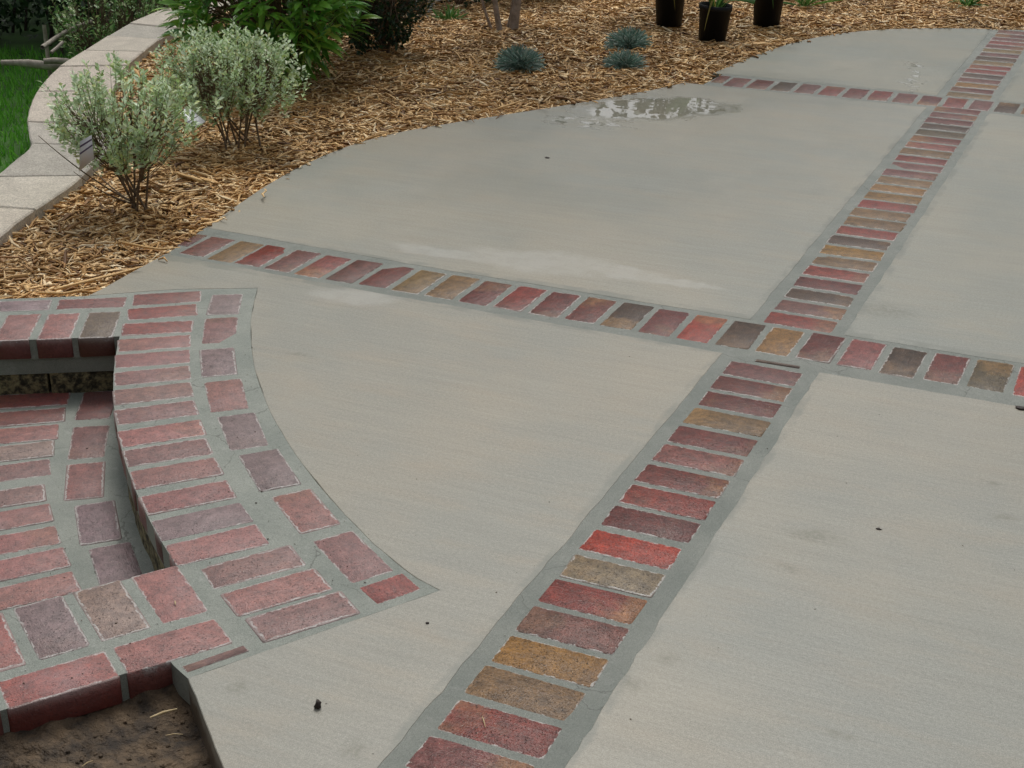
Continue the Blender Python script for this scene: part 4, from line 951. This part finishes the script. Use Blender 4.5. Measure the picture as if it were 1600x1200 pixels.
# long splinters that stand out of the mulch
def splinter(label, pts, w, z=-.012, mat=None):
    q = np.array([P(x, y, z + dz) for x, y, dz in pts]); c = q.mean(0); d = np.gradient(q, axis=0); side = np.cross(d, [0, 0, 1.]); side /= np.linalg.norm(side, axis=1)[:, None]
    w = np.array(w)[:, None]; V = np.concatenate([q - c + side * w, q - c + [0, 0, .003], q - c - side * w, q - c + [0, 0, -.006]]); k2 = len(q); F = []
    for s_ in range(4):
        for i in range(k2 - 1): a = s_ * k2 + i; b = ((s_ + 1) % 4) * k2 + i; F.append((a, b, b + 1, a + 1))
    o = link('wood_splinter', mesh_np('wood_splinter', V, np.array(F)), M['chips'], None, tuple(c)); thing(o, label, 'wood chip', 'long splinters on the mulch'); return o
splinter('long flat golden splinter lying beside the top of the brick cheek', [(85, 452, 0), (130, 440, .008), (170, 430, .01), (225, 416, .004)], [.004, .010, .010, .003])
splinter('curved pale splinter pointing at the end of the near cross band', [(185, 377, .01), (225, 385, .012), (250, 389, .012), (282, 387, .01)], [.003, .006, .005, .002])
splinter('thin splinter under the long golden one near the slab edge', [(60, 457, 0), (100, 458, .003), (150, 449, .003)], [.003, .005, .002])
splinter('pale splinter beside the base of the pale tree stems', [(752, 52, .01), (770, 56, .01), (788, 61, .006)], [.004, .008, .003])
splinter('pale splinter at the slab edge below the left grass tuft', [(770, 172, .0), (790, 165, .01), (812, 158, .012)], [.004, .009, .004])
splinter('yellow splinter standing at the far slab edge near the long band', [(1524, 28, .0), (1532, 33, .015), (1540, 40, .004)], [.006, .007, .004])
splinter('pale splinter lying along the far slab edge', [(1466, 44, .0), (1485, 40, .01), (1503, 37, .012)], [.004, .006, .004])
# crumbs of dirt on the step bricks and mortar, and a few over the slabs
cp = [P(x, y)[:2] for x, y in [(190, 660), (300, 540), (400, 470), (400, 560), (470, 720), (660, 920), (300, 1040), (0, 1090), (0, 965), (285, 885)]]
cp2 = [P(x, y)[:2] for x, y in [(300, 1070), (700, 930), (420, 600), (800, 480), (1600, 620), (1600, 1190), (380, 1190)]]
CU = np.array([(1, 0, 0), (-1, 0, 0), (0, 1, 0), (0, -1, 0), (0, 0, 1), (0, 0, -.4)], float); CUF = np.array([(0, 2, 4), (2, 1, 4), (1, 3, 4), (3, 0, 4), (2, 0, 5), (1, 2, 5), (3, 1, 5), (0, 3, 5)])
ps = []
for poly_, nn_, zz in ((cp, 1300, .0006), (cp2, 260, .0004), ([P(x, y, TZ)[:2] for x, y in [(0, 620), (170, 620), (200, 720), (250, 870), (0, 950)]], 420, TZ + .0008)):
    a_ = np.array(poly_); X = rng.uniform(a_[:, 0].min(), a_[:, 0].max(), nn_); Y = rng.uniform(a_[:, 1].min(), a_[:, 1].max(), nn_); k = inside(X, Y, a_)
    ps.append(np.stack([X[k], Y[k], np.full(k.sum(), zz)], 1))
ps = np.concatenate(ps); n = len(ps); sz = np.clip(rng.lognormal(math.log(.0007), .5, n), .0004, .0024)
V, F = scatter(CU, CUF, ps, frames(rng.normal(0, 1, (n, 3)) * [1, 1, .2]), np.stack([sz * 1.4, sz, sz * .7], 1))
o = link('dirt_crumbs', mesh_np('dirt_crumbs', V, F), M['soil']); o['kind'] = 'stuff'; o['label'] = 'dark specks of dirt scattered over steps and slabs'
# dirt lumps, straw and twigs on the paving
def lump(label, px, py, r, sz=(1, 1, 1), seed=0, cat='dirt clod'):
    me = clod(seed, r); q = P(px, py, 0); o = link('dirt_clod', me, M['darkdirt'], None, (q[0], q[1], r * .45 * sz[2])); o.scale = sz; thing(o, label, cat); return o
M['darkdirt'] = simple_mat('dark dirt', (.018, .012, .010), (.05, .035, .028), 90, .6, .8, 200, .003)
lump('small black clod standing on the concrete between the steps and the long band', 497, 1106, .0085, (.7, .7, 1.5), 2)
lump('dark brown scrap at the right edge just below the near cross band', 1595, 639, .012, (1.5, .7, .4), 3)
lump('tiny dark crumb on the large foreground panel', 1373, 827, .004, (1.4, .8, .6), 4)
lump('tiny dark crumb on the damp panel with the puddle', 855, 247, .007, (1.2, .8, .6), 5)
lump('tiny dark crumb beside the corner of the steps', 668, 974, .0035, (1, 1, .6), 6)
def straw(label, px, py, L, a, c=(.55, .42, .22), z=.003, r=.0011):
    q = P(px, py, 0); d = np.array([math.cos(a), math.sin(a), 0]) * L / 2; q = q + [0, 0, z]
    return stick('straw', label, 'straw', [q - d, q + [0, 0, .002], q + d], [r * .5, r, r * .5], M['straw'], 5)
M['straw'] = simple_mat('straw', (.42, .31, .15), (.60, .48, .28), 90, .6, .1)
straw('bit of straw on the red brick at the lower end of the long band', 756, 1130, .03, R(-55))
straw('bent bit of straw on the pinkish brick at the corner of the near cheek', 274, 944, .014, R(-50), r=.0016)
straw('thin straw lying on the soil of the pit', 131, 1152, .022, R(70), z=-.055)
straw('tuft of straw under the end of the near cheek bricks', 268, 1108, .03, R(30), z=-.055)
straw('pale root sticking out under the near cheek bricks', 252, 1082, .05, R(55), z=-.045, r=.003)
# dead leaf on the tan step brick side
print('bricks', NB[0], 'objects', len(COL.objects))
